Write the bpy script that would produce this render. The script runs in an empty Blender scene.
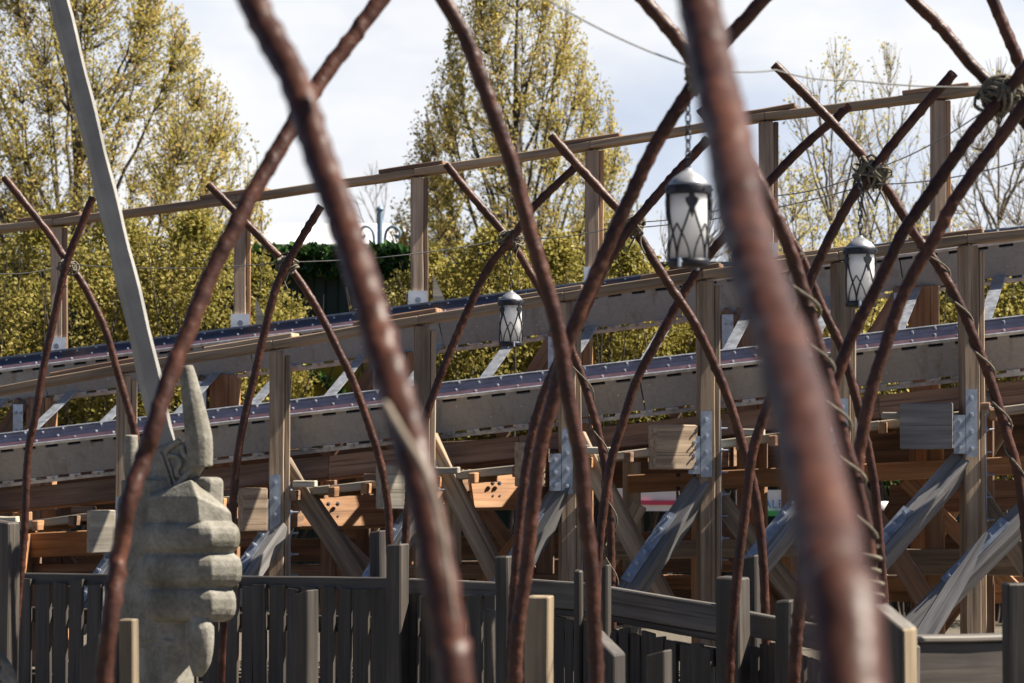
import bpy, bmesh, math, random
from mathutils import Vector, Matrix, noise
random.seed(7)
S = bpy.context.scene
COL = S.collection
V = Vector
PI = math.pi

# ------------------------------------------------------------------ camera
F_PX = 2418.0
EYE = V((0, 0, 1.65))
PITCH = math.atan(103 / F_PX)
FW = V((0, math.cos(PITCH), math.sin(PITCH)))
UP = V((0, -math.sin(PITCH), math.cos(PITCH)))
RT = V((1, 0, 0))

def ray(px, py):
    return FW + RT * ((px - 512) / F_PX) + UP * ((341.5 - py) / F_PX)

def P(px, py, d):
    return EYE + ray(px, py) * d

# the coaster runs along U (to the left and away), N points away from the camera
U = V((-0.97, 0.242, 0)).normalized()
N = V((0.242, 0.97, 0)).normalized()
A0 = V((3.18, 15.0, 0))

def PL(px, py, o=0.0):
    r = ray(px, py)
    t = (o - (EYE - A0).dot(N)) / r.dot(N)
    return EYE + r * t

cam = bpy.data.cameras.new("camera")
cam.lens = 85.0
cam.sensor_width = 36.0
cam.clip_end = 2000
cam.dof.use_dof = True
cam.dof.focus_distance = 13.5
cam.dof.aperture_fstop = 4.8
cam.dof.aperture_blades = 0
co = bpy.data.objects.new("camera", cam)
COL.objects.link(co)
co.location = EYE
co.rotation_euler = (PI / 2 + PITCH, 0, 0)
S.camera = co

# ------------------------------------------------------------------ materials
def newmat(name):
    m = bpy.data.materials.new(name)
    m.use_nodes = True
    nt = m.node_tree
    return m, nt, nt.nodes["Principled BSDF"]

def ramp(nt, stops):
    r = nt.nodes.new("ShaderNodeValToRGB")
    el = r.color_ramp.elements
    while len(el) < len(stops):
        el.new(0.5)
    for e, (p, c) in zip(el, stops):
        e.position = p
        e.color = (*c, 1)
    return r

def link(nt, a, b):
    nt.links.new(a, b)

def noise_tex(nt, vec, scale, detail=4, rough=0.55):
    n = nt.nodes.new("ShaderNodeTexNoise")
    n.inputs["Scale"].default_value = scale
    n.inputs["Detail"].default_value = detail
    n.inputs["Roughness"].default_value = rough
    if vec is not None:
        link(nt, vec, n.inputs["Vector"])
    return n

def mapped(nt, scale, rnd=True):
    tc = nt.nodes.new("ShaderNodeTexCoord")
    mp = nt.nodes.new("ShaderNodeMapping")
    mp.inputs["Scale"].default_value = scale
    link(nt, tc.outputs["Object"], mp.inputs["Vector"])
    if rnd:
        oi = nt.nodes.new("ShaderNodeObjectInfo")
        mul = nt.nodes.new("ShaderNodeMath")
        mul.operation = 'MULTIPLY'
        mul.inputs[1].default_value = 37.0
        link(nt, oi.outputs["Random"], mul.inputs[0])
        cx = nt.nodes.new("ShaderNodeCombineXYZ")
        for k in range(3):
            link(nt, mul.outputs[0], cx.inputs[k])
        link(nt, cx.outputs[0], mp.inputs["Location"])
    return mp.outputs["Vector"]

mapped_ = mapped

def mixc(nt, fac, a, b, mode='MIX'):
    m = nt.nodes.new("ShaderNodeMix")
    m.data_type = 'RGBA'
    m.blend_type = mode
    for sock, v in ((m.inputs[0], fac), (m.inputs[6], a), (m.inputs[7], b)):
        if hasattr(v, "links"):
            link(nt, v, sock)
        elif isinstance(v, (int, float)):
            sock.default_value = v
        else:
            sock.default_value = (*v, 1)
    return m.outputs[2]

def bump(nt, bs, h, strength, dist=0.01):
    b = nt.nodes.new("ShaderNodeBump")
    b.inputs["Strength"].default_value = strength
    b.inputs["Distance"].default_value = dist
    link(nt, h, b.inputs["Height"])
    link(nt, b.outputs[0], bs.inputs["Normal"])

def wood(name, dark, mid, light, rough=0.75, bump_s=0.5, vary=0.35, up=False):
    m, nt, bs = newmat(name)
    def mapped(nt, s):
        return mapped_(nt, (s[1], s[2], s[0]) if up else s)
    v = mapped(nt, (1.3, 26, 26))
    g = noise_tex(nt, v, 1.0, 6, 0.62)
    r = ramp(nt, [(0.28, dark), (0.5, mid), (0.72, light)])
    link(nt, g.outputs[0], r.inputs[0])
    v2 = mapped(nt, (0.8, 3.0, 3.0))
    g2 = noise_tex(nt, v2, 1.6, 4, 0.6)
    r2 = ramp(nt, [(0.3, (0.55, 0.55, 0.58)), (0.62, (1.1, 1.06, 1.0))])
    link(nt, g2.outputs[0], r2.inputs[0])
    c = mixc(nt, 0.8, r.outputs[0], r2.outputs[0], 'MULTIPLY')
    # cracks along the grain
    v3 = mapped(nt, (0.7, 60, 60))
    g3 = noise_tex(nt, v3, 1.0, 2, 0.5)
    r3 = ramp(nt, [(0.33, (0.25, 0.22, 0.2)), (0.39, (1, 1, 1))])
    link(nt, g3.outputs[0], r3.inputs[0])
    c = mixc(nt, 0.6, c, r3.outputs[0], 'MULTIPLY')
    oi = nt.nodes.new("ShaderNodeObjectInfo")
    hv = nt.nodes.new("ShaderNodeMapRange")
    hv.inputs[3].default_value = 1 - vary
    hv.inputs[4].default_value = 1 + vary * 0.6
    link(nt, oi.outputs["Random"], hv.inputs[0])
    hs = nt.nodes.new("ShaderNodeHueSaturation")
    link(nt, hv.outputs[0], hs.inputs["Value"])
    link(nt, c, hs.inputs["Color"])
    link(nt, hs.outputs[0], bs.inputs["Base Color"])
    bs.inputs["Roughness"].default_value = rough
    bump(nt, bs, g.outputs[0], bump_s, 0.004)
    return m

def plain(name, col, rough, metallic=0.0, var=0.25, scale=14, bump_s=0.0, spec=0.5):
    m, nt, bs = newmat(name)
    v = mapped(nt, (1, 1, 1))
    g = noise_tex(nt, v, scale, 5, 0.6)
    a = tuple(c * (1 - var) for c in col)
    b = tuple(min(1, c * (1 + var)) for c in col)
    r = ramp(nt, [(0.3, a), (0.7, b)])
    link(nt, g.outputs[0], r.inputs[0])
    link(nt, r.outputs[0], bs.inputs["Base Color"])
    bs.inputs["Roughness"].default_value = rough
    bs.inputs["Metallic"].default_value = metallic
    bs.inputs["Specular IOR Level"].default_value = spec
    rr = nt.nodes.new("ShaderNodeMapRange")
    rr.inputs[3].default_value = max(0.05, rough - 0.12)
    rr.inputs[4].default_value = min(1, rough + 0.15)
    link(nt, g.outputs[0], rr.inputs[0])
    link(nt, rr.outputs[0], bs.inputs["Roughness"])
    if bump_s:
        bump(nt, bs, g.outputs[0], bump_s, 0.006)
    return m

M = {}
M['wood'] = wood("weathered_wood", (0.17, 0.118, 0.078), (0.34, 0.25, 0.17), (0.50, 0.385, 0.275))
M['orange'] = wood("orange_wood", (0.24, 0.115, 0.05), (0.42, 0.22, 0.105), (0.55, 0.33, 0.18), vary=0.3)
M['brown'] = wood("brown_wood", (0.13, 0.073, 0.045), (0.25, 0.15, 0.093), (0.37, 0.235, 0.155))
M['ledger'] = wood("tan_brown_wood", (0.22, 0.12, 0.07), (0.42, 0.245, 0.15), (0.56, 0.37, 0.25))
M['warm'] = wood("warm_tan_wood", (0.24, 0.165, 0.115), (0.40, 0.29, 0.21), (0.54, 0.42, 0.32), vary=0.2)
M['deep'] = wood("shade_darkened_brown_wood", (0.055, 0.035, 0.023), (0.12, 0.076, 0.05), (0.20, 0.13, 0.09))  # brown with the deep shade under the track put into its colour
M['pale'] = wood("pale_wood", (0.30, 0.26, 0.2), (0.46, 0.42, 0.34), (0.6, 0.55, 0.46))
M['bluewood'] = wood("grey_strut_wood", (0.12, 0.115, 0.115), (0.23, 0.225, 0.225), (0.36, 0.35, 0.345))
M['tan'] = wood("tan_post_wood", (0.16, 0.12, 0.075), (0.25, 0.195, 0.125), (0.33, 0.265, 0.18))
M['fence'] = wood("charcoal_stained_wood", (0.027, 0.023, 0.019), (0.052, 0.044, 0.037), (0.09, 0.077, 0.065), rough=0.6, bump_s=0.4)
M['picket'] = wood("charcoal_picket_wood", (0.027, 0.023, 0.019), (0.052, 0.044, 0.037), (0.09, 0.077, 0.065), rough=0.6, bump_s=0.4, up=True)
M['fence_rail'] = wood("light_charcoal_wood", (0.07, 0.064, 0.056), (0.118, 0.108, 0.096), (0.18, 0.166, 0.148), rough=0.65, bump_s=0.4)
M['galv'] = plain("galvanised_steel", (0.52, 0.55, 0.6), 0.42, 0.75, 0.3, 18)
M['galvdark'] = plain("galvanised_plate", (0.30, 0.335, 0.39), 0.5, 0.55, 0.3, 14)
M['plate'] = plain("grey_side_plate", (0.25, 0.245, 0.24), 0.6, 0.0, 0.22, 7)

def stained(name, a, b, rust):
    m, nt, bs = newmat(name)
    v = mapped(nt, (1, 1, 1))
    g = noise_tex(nt, v, 2.6, 7, 0.65)
    r = ramp(nt, [(0.3, a), (0.7, b)])
    link(nt, g.outputs[0], r.inputs[0])
    v2 = mapped(nt, (9, 9, 0.9))
    g2 = noise_tex(nt, v2, 1.3, 5, 0.6)
    r2 = ramp(nt, [(0.56, (0, 0, 0)), (0.72, (0.7, 0.7, 0.7))])
    link(nt, g2.outputs[0], r2.inputs[0])
    c = mixc(nt, r2.outputs[0], r.outputs[0], rust)
    g3 = noise_tex(nt, v, 40, 3, 0.6)
    r3 = ramp(nt, [(0.3, (0.88, 0.88, 0.88)), (0.6, (1.03, 1.03, 1.03))])
    link(nt, g3.outputs[0], r3.inputs[0])
    c = mixc(nt, 1.0, c, r3.outputs[0], 'MULTIPLY')
    link(nt, c, bs.inputs["Base Color"])
    bs.inputs["Roughness"].default_value = 0.62
    return m
M['plate'] = stained("grey_side_plate", (0.27, 0.26, 0.245), (0.35, 0.335, 0.315), (0.20, 0.155, 0.12))
M['plate2'] = stained("grey_side_plate_worn", (0.30, 0.29, 0.275), (0.38, 0.365, 0.345), (0.22, 0.17, 0.13))
M['darksteel'] = plain("running_steel_blue", (0.036, 0.040, 0.070), 0.32, 0.4, 0.25, 10)
M['purple'] = plain("running_steel_purple", (0.085, 0.05, 0.066), 0.38, 0.2, 0.3, 8)
M['black'] = plain("dark_timber_core", (0.02, 0.019, 0.02), 0.8, 0, 0.3, 8)
M['shoe'] = plain("pale_zinc_shoe", (0.72, 0.74, 0.76), 0.5, 0.2, 0.12, 12)
M['iron'] = plain("black_iron", (0.035, 0.036, 0.042), 0.45, 0.6, 0.3, 20)
M['cap'] = plain("grey_lantern_cap", (0.36, 0.37, 0.39), 0.42, 0.55, 0.25, 16, 0.1)
M['wall'] = plain("dark_green_sheet", (0.010, 0.030, 0.032), 0.6, 0.0, 0.3, 3)
M['white'] = plain("white_paint", (0.78, 0.78, 0.76), 0.5, 0, 0.06, 4)
M['roofwhite'] = plain("white_canvas", (0.62, 0.63, 0.65), 0.8, 0, 0.05, 1)
M['red'] = plain("red_paint", (0.62, 0.06, 0.12), 0.5, 0, 0.1, 4)
M['blue'] = plain("blue_paint", (0.06, 0.22, 0.55), 0.5, 0, 0.1, 4)
M['green'] = plain("green_paint", (0.05, 0.38, 0.10), 0.5, 0, 0.1, 4)
M['lampblue'] = plain("hazed_blue_grey_iron", (0.20, 0.28, 0.36), 0.5, 0.1, 0.2, 10)  # lightened: distance haze is put into the iron's colour
M['cable'] = plain("grey_cable", (0.16, 0.16, 0.15), 0.6, 0, 0.2, 30)

def rod_mat():
    m, nt, bs = newmat("rusty_hammered_rod")
    v = mapped(nt, (1, 1, 1))
    g = noise_tex(nt, v, 9, 5, 0.65)
    r = ramp(nt, [(0.25, (0.026, 0.0105, 0.0075)), (0.5, (0.060, 0.0235, 0.0155)), (0.75, (0.13, 0.052, 0.031))])
    link(nt, g.outputs[0], r.inputs[0])
    g2 = noise_tex(nt, v, 70, 3, 0.6)
    r2 = ramp(nt, [(0.35, (0.7, 0.68, 0.68)), (0.65, (1.15, 1.1, 1.05))])
    link(nt, g2.outputs[0], r2.inputs[0])
    c = mixc(nt, 1.0, r.outputs[0], r2.outputs[0], 'MULTIPLY')
    link(nt, c, bs.inputs["Base Color"])
    bs.inputs["Roughness"].default_value = 0.46
    bs.inputs["Specular IOR Level"].default_value = 0.28
    g3 = noise_tex(nt, v, 42, 2, 0.5)
    bump(nt, bs, g3.outputs[0], 0.55, 0.006)
    return m
M['rod'] = rod_mat()

def rope_mat(name, a, b):
    m, nt, bs = newmat(name)
    v = mapped(nt, (1, 1, 1))
    g = noise_tex(nt, v, 60, 3, 0.6)
    r = ramp(nt, [(0.3, a), (0.7, b)])
    link(nt, g.outputs[0], r.inputs[0])
    link(nt, r.outputs[0], bs.inputs["Base Color"])
    bs.inputs["Roughness"].default_value = 0.9
    return m
M['rope'] = rope_mat("hemp_rope", (0.07, 0.06, 0.042), (0.22, 0.19, 0.14))

def stone_mat():
    m, nt, bs = newmat("carved_grey_resin")
    v = mapped(nt, (1, 1, 1), False)
    g = noise_tex(nt, v, 6, 6, 0.6)
    r = ramp(nt, [(0.3, (0.11, 0.10, 0.07)), (0.5, (0.215, 0.20, 0.165)), (0.7, (0.32, 0.30, 0.255))])
    link(nt, g.outputs[0], r.inputs[0])
    g2 = noise_tex(nt, v, 55, 4, 0.65)
    r2 = ramp(nt, [(0.35, (0.72, 0.72, 0.70)), (0.6, (1.05, 1.05, 1.05))])
    link(nt, g2.outputs[0], r2.inputs[0])
    c = mixc(nt, 0.9, r.outputs[0], r2.outputs[0], 'MULTIPLY')
    link(nt, c, bs.inputs["Base Color"])
    bs.inputs["Roughness"].default_value = 0.78
    bump(nt, bs, g2.outputs[0], 0.5, 0.006)
    return m
M['stone'] = stone_mat()
M['blade'] = plain("grey_sword_paint", (0.25, 0.24, 0.22), 0.55, 0.0, 0.3, 5, 0.15)

def glass_mat():
    m, nt, bs = newmat("frosted_white_glass")
    bs.inputs["Base Color"].default_value = (0.98, 0.97, 0.95, 1)
    bs.inputs["Roughness"].default_value = 0.45
    bs.inputs["Subsurface Weight"].default_value = 1.0
    bs.inputs["Subsurface Radius"].default_value = (1.0, 1.0, 1.0)
    bs.inputs["Subsurface Scale"].default_value = 0.12
    return m
M['glass'] = glass_mat()

def leaf_mat(name, stops, trans=0.4, rough=0.5):
    m, nt, bs = newmat(name)
    at = nt.nodes.new("ShaderNodeAttribute")
    at.attribute_name = "tint"
    r = ramp(nt, stops)
    link(nt, at.outputs["Fac"], r.inputs[0])
    link(nt, r.outputs[0], bs.inputs["Base Color"])
    bs.inputs["Roughness"].default_value = rough
    bs.inputs["Specular IOR Level"].default_value = 0.3
    tr = nt.nodes.new("ShaderNodeBsdfTranslucent")
    link(nt, r.outputs[0], tr.inputs[0])
    mx = nt.nodes.new("ShaderNodeMixShader")
    mx.inputs[0].default_value = trans
    link(nt, bs.outputs[0], mx.inputs[1])
    link(nt, tr.outputs[0], mx.inputs[2])
    link(nt, mx.outputs[0], nt.nodes["Material Output"].inputs[0])
    return m
M['leaf_tree'] = leaf_mat("spring_hornbeam_leaf", [(0.0, (0.20, 0.205, 0.05)), (0.4, (0.44, 0.385, 0.10)), (0.75, (0.62, 0.49, 0.16)), (1.0, (0.64, 0.37, 0.17))], 0.55)
M['leaf_hedge'] = leaf_mat("hedge_leaf", [(0.0, (0.08, 0.085, 0.022)), (0.5, (0.32, 0.28, 0.065)), (1.0, (0.64, 0.52, 0.17))], 0.5)
M['leaf_yellow'] = leaf_mat("pale_catkin_leaf", [(0.0, (0.33, 0.31, 0.09)), (0.5, (0.52, 0.45, 0.15)), (1.0, (0.66, 0.54, 0.22))], 0.5)
M['leaf_ivy'] = leaf_mat("ivy_leaf", [(0.0, (0.012, 0.03, 0.010)), (0.6, (0.03, 0.075, 0.02)), (1.0, (0.09, 0.17, 0.045))], 0.2, 0.2)
M['bark'] = plain("grey_bark", (0.075, 0.06, 0.048), 0.9, 0, 0.4, 12)
M['barkpale'] = plain("pale_bark", (0.18, 0.145, 0.11), 0.9, 0, 0.35, 12)

def ground_mat():
    m, nt, bs = newmat("gravel_ground")
    v = mapped(nt, (1, 1, 1), False)
    g = noise_tex(nt, v, 30, 6, 0.7)
    r = ramp(nt, [(0.3, (0.07, 0.06, 0.046)), (0.7, (0.16, 0.135, 0.10))])
    link(nt, g.outputs[0], r.inputs[0])
    link(nt, r.outputs[0], bs.inputs["Base Color"])
    bs.inputs["Roughness"].default_value = 0.95
    bump(nt, bs, g.outputs[0], 0.6, 0.02)
    return m
M['ground'] = ground_mat()

def yellow_mat():
    m, nt, bs = newmat("mossy_yellow_board")
    v = mapped(nt, (1, 1, 1), False)
    g = noise_tex(nt, v, 3.2, 6, 0.7)
    r = ramp(nt, [(0.30, (0.05, 0.055, 0.02)), (0.45, (0.22, 0.18, 0.012)), (0.75, (0.34, 0.27, 0.015))])
    link(nt, g.outputs[0], r.inputs[0])
    link(nt, r.outputs[0], bs.inputs["Base Color"])
    bs.inputs["Roughness"].default_value = 0.7
    return m
M['yellow'] = yellow_mat()

# ------------------------------------------------------------------ mesh helpers
class MB:
    def __init__(s):
        s.v, s.f, s.mi, s.sm = [], [], [], []
    def add(s, vs, fs, mi=0, smooth=False):
        o = len(s.v)
        s.v += [tuple(p) for p in vs]
        for f in fs:
            s.f.append(tuple(i + o for i in f))
            s.mi.append(mi)
            s.sm.append(smooth)
    def box(s, c, ax, ay, az, mi=0):
        """c centre; ax, ay, az half-extent vectors"""
        vs = [c + ax * i + ay * j + az * k for i in (-1, 1) for j in (-1, 1) for k in (-1, 1)]
        s.add(vs, [(0, 1, 3, 2), (4, 6, 7, 5), (0, 4, 5, 1), (2, 3, 7, 6), (0, 2, 6, 4), (1, 5, 7, 3)], mi)
    def tube(s, pts, rad, sides=8, mi=0, smooth=True, cap=True, rfun=None):
        n = len(pts)
        pts = [V(p) for p in pts]
        t0 = (pts[1] - pts[0]).normalized()
        ref = V((0, 0, 1)) if abs(t0.z) < 0.9 else V((1, 0, 0))
        nx = t0.cross(ref).normalized()
        vs = []
        L = 0.0
        for i in range(n):
            t = (pts[min(i + 1, n - 1)] - pts[max(i - 1, 0)])
            t = t.normalized() if t.length > 1e-9 else t0
            nx = (nx - t * nx.dot(t)).normalized()
            ny = t.cross(nx)
            if i:
                L += (pts[i] - pts[i - 1]).length
            r = rad[i] if hasattr(rad, "__len__") else rad
            for k in range(sides):
                a = 2 * PI * k / sides
                rr = r * (rfun(L, a) if rfun else 1.0)
                vs.append(pts[i] + nx * (math.cos(a) * rr) + ny * (math.sin(a) * rr))
        fs = []
        for i in range(n - 1):
            for k in range(sides):
                k2 = (k + 1) % sides
                fs.append((i * sides + k, i * sides + k2, (i + 1) * sides + k2, (i + 1) * sides + k))
        s.add(vs, fs, mi, smooth)
        if cap:
            s.add(vs[:sides], [tuple(range(sides - 1, -1, -1))], mi)
            s.add(vs[-sides:], [tuple(range(sides))], mi)
    def lathe(s, prof, sides=24, c=V((0, 0, 0)), mi=0, smooth=True):
        vs, fs = [], []
        for r, z in prof:
            for k in range(sides):
                a = 2 * PI * k / sides
                vs.append(c + V((r * math.cos(a), r * math.sin(a), z)))
        for i in range(len(prof) - 1):
            for k in range(sides):
                k2 = (k + 1) % sides
                fs.append((i * sides + k, i * sides + k2, (i + 1) * sides + k2, (i + 1) * sides + k))
        s.add(vs, fs, mi, smooth)
    def prism(s, poly, z0, z1, mi=0):
        n = len(poly)
        vs = [V((x, y, z0)) for x, y in poly] + [V((x, y, z1)) for x, y in poly]
        fs = [tuple(range(n - 1, -1, -1)), tuple(range(n, 2 * n))]
        for i in range(n):
            j = (i + 1) % n
            fs.append((i, j, n + j, n + i))
        s.add(vs, fs, mi)
    def build(s, name, mats, parent=None, tint=None):
        me = bpy.data.meshes.new(name)
        me.from_pydata(s.v, [], s.f)
        if not isinstance(mats, (list, tuple)):
            mats = [mats]
        for m in mats:
            me.materials.append(m)
        me.polygons.foreach_set("material_index", s.mi)
        me.polygons.foreach_set("use_smooth", s.sm)
        if tint is not None:
            at = me.attributes.new("tint", 'FLOAT', 'FACE')
            at.data.foreach_set("value", tint)
        me.update()
        o = bpy.data.objects.new(name, me)
        COL.objects.link(o)
        if parent:
            adopt(o, parent)
        return o

def wm(o):
    m = o.matrix_basis.copy()
    if o.parent:
        m = wm(o.parent) @ o.matrix_parent_inverse @ m
    return m

def adopt(o, parent):
    o.parent = parent
    o.matrix_parent_inverse = wm(parent).inverted()

def tag(o, label, cat, group=None, kind=None):
    o["label"] = label
    o["category"] = cat
    if group:
        o["group"] = group
    if kind:
        o["kind"] = kind
    return o

def structure(o):
    o["kind"] = "structure"
    return o

def empty(name, loc):
    e = bpy.data.objects.new(name, None)
    e.empty_display_size = 0.2
    COL.objects.link(e)
    e.location = loc
    return e

def recentre(o, loc):
    """move a mesh object's origin (still unparented) to loc"""
    o.data.transform(Matrix.Translation(-V(loc)))
    o.location = loc
    return o

def beam(name, p0, p1, w, h, side, mat, parent=None, bev=0.006, warp=0.0025, cut=None):
    """a sawn timber: local X runs along its length, w is measured along side, h across"""
    p0, p1 = V(p0), V(p1)
    d = p1 - p0
    L = d.length
    X = d / L
    Y = V(side)
    Y = (Y - X * Y.dot(X)).normalized()
    Z = X.cross(Y)
    bm = bmesh.new()
    n = max(2, min(14, int(L / 0.25)))
    rings = []
    for i in range(n + 1):
        x = L * i / n
        jy = random.uniform(-warp, warp)
        jz = random.uniform(-warp, warp)
        x0 = x
        ring = []
        for (a, b) in ((-1, -1), (1, -1), (1, 1), (-1, 1)):
            dx = 0
            if cut and i == 0:
                dx = cut[0] * a
            if cut and i == n:
                dx = cut[1] * a
            ring.append(bm.verts.new((x0 + dx, a * w / 2 + jy, b * h / 2 + jz)))
        rings.append(ring)
    for i in range(n):
        for k in range(4):
            k2 = (k + 1) % 4
            bm.faces.new((rings[i][k], rings[i][k2], rings[i + 1][k2], rings[i + 1][k]))
    bm.faces.new(rings[0][::-1])
    bm.faces.new(rings[-1])
    bmesh.ops.recalc_face_normals(bm, faces=bm.faces)
    edges = [e for e in bm.edges if len(e.link_faces) == 2 and e.calc_face_angle(0) > 0.6]
    bmesh.ops.bevel(bm, geom=edges, offset=bev, segments=1, affect='EDGES')
    me = bpy.data.meshes.new(name)
    bm.to_mesh(me)
    bm.free()
    me.materials.append(mat)
    o = bpy.data.objects.new(name, me)
    COL.objects.link(o)
    mt = Matrix((X, Y, Z)).transposed().to_4x4()
    mt.translation = p0
    o.matrix_basis = mt
    if parent:
        adopt(o, parent)
    return o

def catmull(pts, step):
    """resample a polyline of Vectors smoothly at about `step`"""
    out = []
    n = len(pts)
    for i in range(n - 1):
        p0 = pts[max(i - 1, 0)]
        p1, p2 = pts[i], pts[i + 1]
        p3 = pts[min(i + 2, n - 1)]
        k = max(1, int((p2 - p1).length / step))
        for j in range(k):
            t = j / k
            t2, t3 = t * t, t * t * t
            out.append(0.5 * ((2 * p1) + (p2 - p0) * t + (2 * p0 - 5 * p1 + 4 * p2 - p3) * t2 + (3 * p1 - p0 - 3 * p2 + p3) * t3))
    out.append(pts[-1].copy())
    return out

def fuse(mb, name, mat, voxel, smooth_it=3, parent=None, fac=0.5):
    """weld the blocks of mb into one continuous skin"""
    o = mb.build(name, mat)
    md = o.modifiers.new("r", 'REMESH')
    md.mode = 'VOXEL'
    md.voxel_size = voxel
    md.use_smooth_shade = True
    sm = o.modifiers.new("s", 'SMOOTH')
    sm.iterations = smooth_it
    sm.factor = fac
    dg = bpy.context.evaluated_depsgraph_get()
    me = bpy.data.meshes.new_from_object(o.evaluated_get(dg))
    o.modifiers.clear()
    old = o.data
    o.data = me
    bpy.data.meshes.remove(old)
    me.name = name
    for p in me.polygons:
        p.use_smooth = True
    if parent:
        adopt(o, parent)
    return o

# ------------------------------------------------------------------ light
SUN_EL = math.radians(48)
sun_az = V((0.995, 0.03, 0)).normalized()
to_sun = V((sun_az.x * math.cos(SUN_EL), sun_az.y * math.cos(SUN_EL), math.sin(SUN_EL)))
sl = bpy.data.lights.new("sun", 'SUN')
sl.energy = 5.0
sl.angle = math.radians(0.5)
sl.color = (1.0, 0.92, 0.80)
so = bpy.data.objects.new("sun", sl)
COL.objects.link(so)
so.rotation_euler = to_sun.to_track_quat('Z', 'Y').to_euler()

w = bpy.data.worlds.new("World")
S.world = w
w.use_nodes = True
nt = w.node_tree
bg = nt.nodes["Background"]
sky = nt.nodes.new("ShaderNodeTexSky")
sky.sky_type = 'NISHITA'
sky.sun_disc = False
sky.sun_elevation = SUN_EL
sky.sun_rotation = math.atan2(sun_az.x, sun_az.y)
sky.air_density = 0.42
sky.dust_density = 0.1
tc = nt.nodes.new("ShaderNodeTexCoord")
mp = nt.nodes.new("ShaderNodeMapping")
mp.inputs["Scale"].default_value = (3.2, 3.2, 9.0)
mp.inputs["Location"].default_value = (0.4, 1.7, 0.35)
link(nt, tc.outputs["Generated"], mp.inputs[0])
cn = noise_tex(nt, mp.outputs[0], 1.5, 6, 0.5)
cr = ramp(nt, [(0.34, (0.85, 0.85, 0.85)), (0.60, (1, 1, 1))])
link(nt, cn.outputs[0], cr.inputs[0])
# the bright cloud bank stands low in the north, the rest of the sky is clear
sx = nt.nodes.new("ShaderNodeVectorMath")
sx.operation = 'DOT_PRODUCT'
sx.inputs[1].default_value = (0.05, 0.985, 0.17)
link(nt, tc.outputs["Generated"], sx.inputs[0])
mr = nt.nodes.new("ShaderNodeMapRange")
mr.interpolation_type = 'SMOOTHSTEP'
mr.inputs[1].default_value = 0.84
mr.inputs[2].default_value = 0.955
link(nt, sx.outputs["Value"], mr.inputs[0])
cf = nt.nodes.new("ShaderNodeMath")
cf.operation = 'MULTIPLY'
link(nt, cr.outputs[0], cf.inputs[0])
link(nt, mr.outputs[0], cf.inputs[1])
cr2 = ramp(nt, [(0.38, (5.9, 6.5, 7.6)), (0.60, (8.1, 8.2, 8.4))])
mp2 = nt.nodes.new("ShaderNodeMapping")
mp2.inputs["Scale"].default_value = (7, 7, 16)
mp2.inputs["Location"].default_value = (2.3, 0.4, 1.2)
link(nt, tc.outputs["Generated"], mp2.inputs[0])
cn2 = noise_tex(nt, mp2.outputs[0], 1.0, 6, 0.5)
link(nt, cn2.outputs[0], cr2.inputs[0])
skc = mixc(nt, cf.outputs[0], sky.outputs[0], cr2.outputs[0])
link(nt, skc, bg.inputs[0])
bg.inputs[1].default_value = 0.05

S.view_settings.view_transform = 'Standard'
S.view_settings.look = 'None'
S.view_settings.exposure = 1.3
S.view_settings.gamma = 1.0
S.render.engine = 'CYCLES'
S.cycles.use_denoising = True
S.cycles.max_bounces = 6

# ------------------------------------------------------------------ ground
g = MB()
g.add([(-400, -60, 0), (400, -60, 0), (400, 900, 0), (-400, 900, 0)], [(0, 1, 2, 3)])
structure(g.build("ground", M['ground']))

# ------------------------------------------------------------------ rods
ROD_R = 0.0218

def rod(pts, label, bottom=True, amp=0.2, pitch=None, top=False, r=ROD_R, d=None, w=None, group="bent brown rods lashed into crossing arches"):
    """pts: (px, py) or (px, py, depth); the foot is carried on down to the ground"""
    ps = []
    for p in pts:
        ps.append(P(p[0], p[1], p[2] if len(p) > 2 else d))
    if top:
        ps.insert(0, ps[0] + (ps[0] - ps[1]).normalized() * 0.7)
    if bottom:
        a, b = ps[-2], ps[-1]
        s = b - a
        s = s / max(abs(s.z), 1e-3)
        h = b.z
        ps.append(V((b.x + s.x * h * 0.25, b.y + s.y * h * 0.25, h * 0.5)))
        ps.append(V((b.x + s.x * h * 0.3, b.y + s.y * h * 0.3, -0.05)))
    near = (ps[0] - EYE).length < 9
    path = catmull(ps, 0.012 if near else 0.02)
    sd = random.uniform(0, 100)
    tw = random.choice((-1, 1)) * 2 * PI / random.uniform(0.048, 0.066)
    if pitch:
        tw = 2 * PI / pitch
    def rf(L, a):
        q = V((math.cos(a) * 0.8 + sd, math.sin(a) * 0.8, L / 0.062))
        dent = 0.5 - abs(noise.noise(q)) * 1.5
        ridge = (0.5 + 0.5 * math.cos(a - tw * L)) ** 5
        return 0.94 + 0.12 * dent + amp * ridge * (0.55 + 1.1 * noise.noise(V((sd, 3, L / 0.13)))) + 0.05 * noise.noise(V((sd + 7, math.cos(a), L / 0.018)))
    wob = [p + V((noise.noise(V((sd, i * 0.05, 0))), noise.noise(V((sd, i * 0.05, 9))), 0)) * 0.004 for i, p in enumerate(path)]
    mb = MB()
    mb.tube(wob, r, 16, rfun=rf)
    o = mb.build("rod", M['rod'])
    base = min(ps, key=lambda q: q.z)
    recentre(o, V((base.x, base.y, max(base.z, 0))))
    tag(o, label, "rod", group)
    return path

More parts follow.
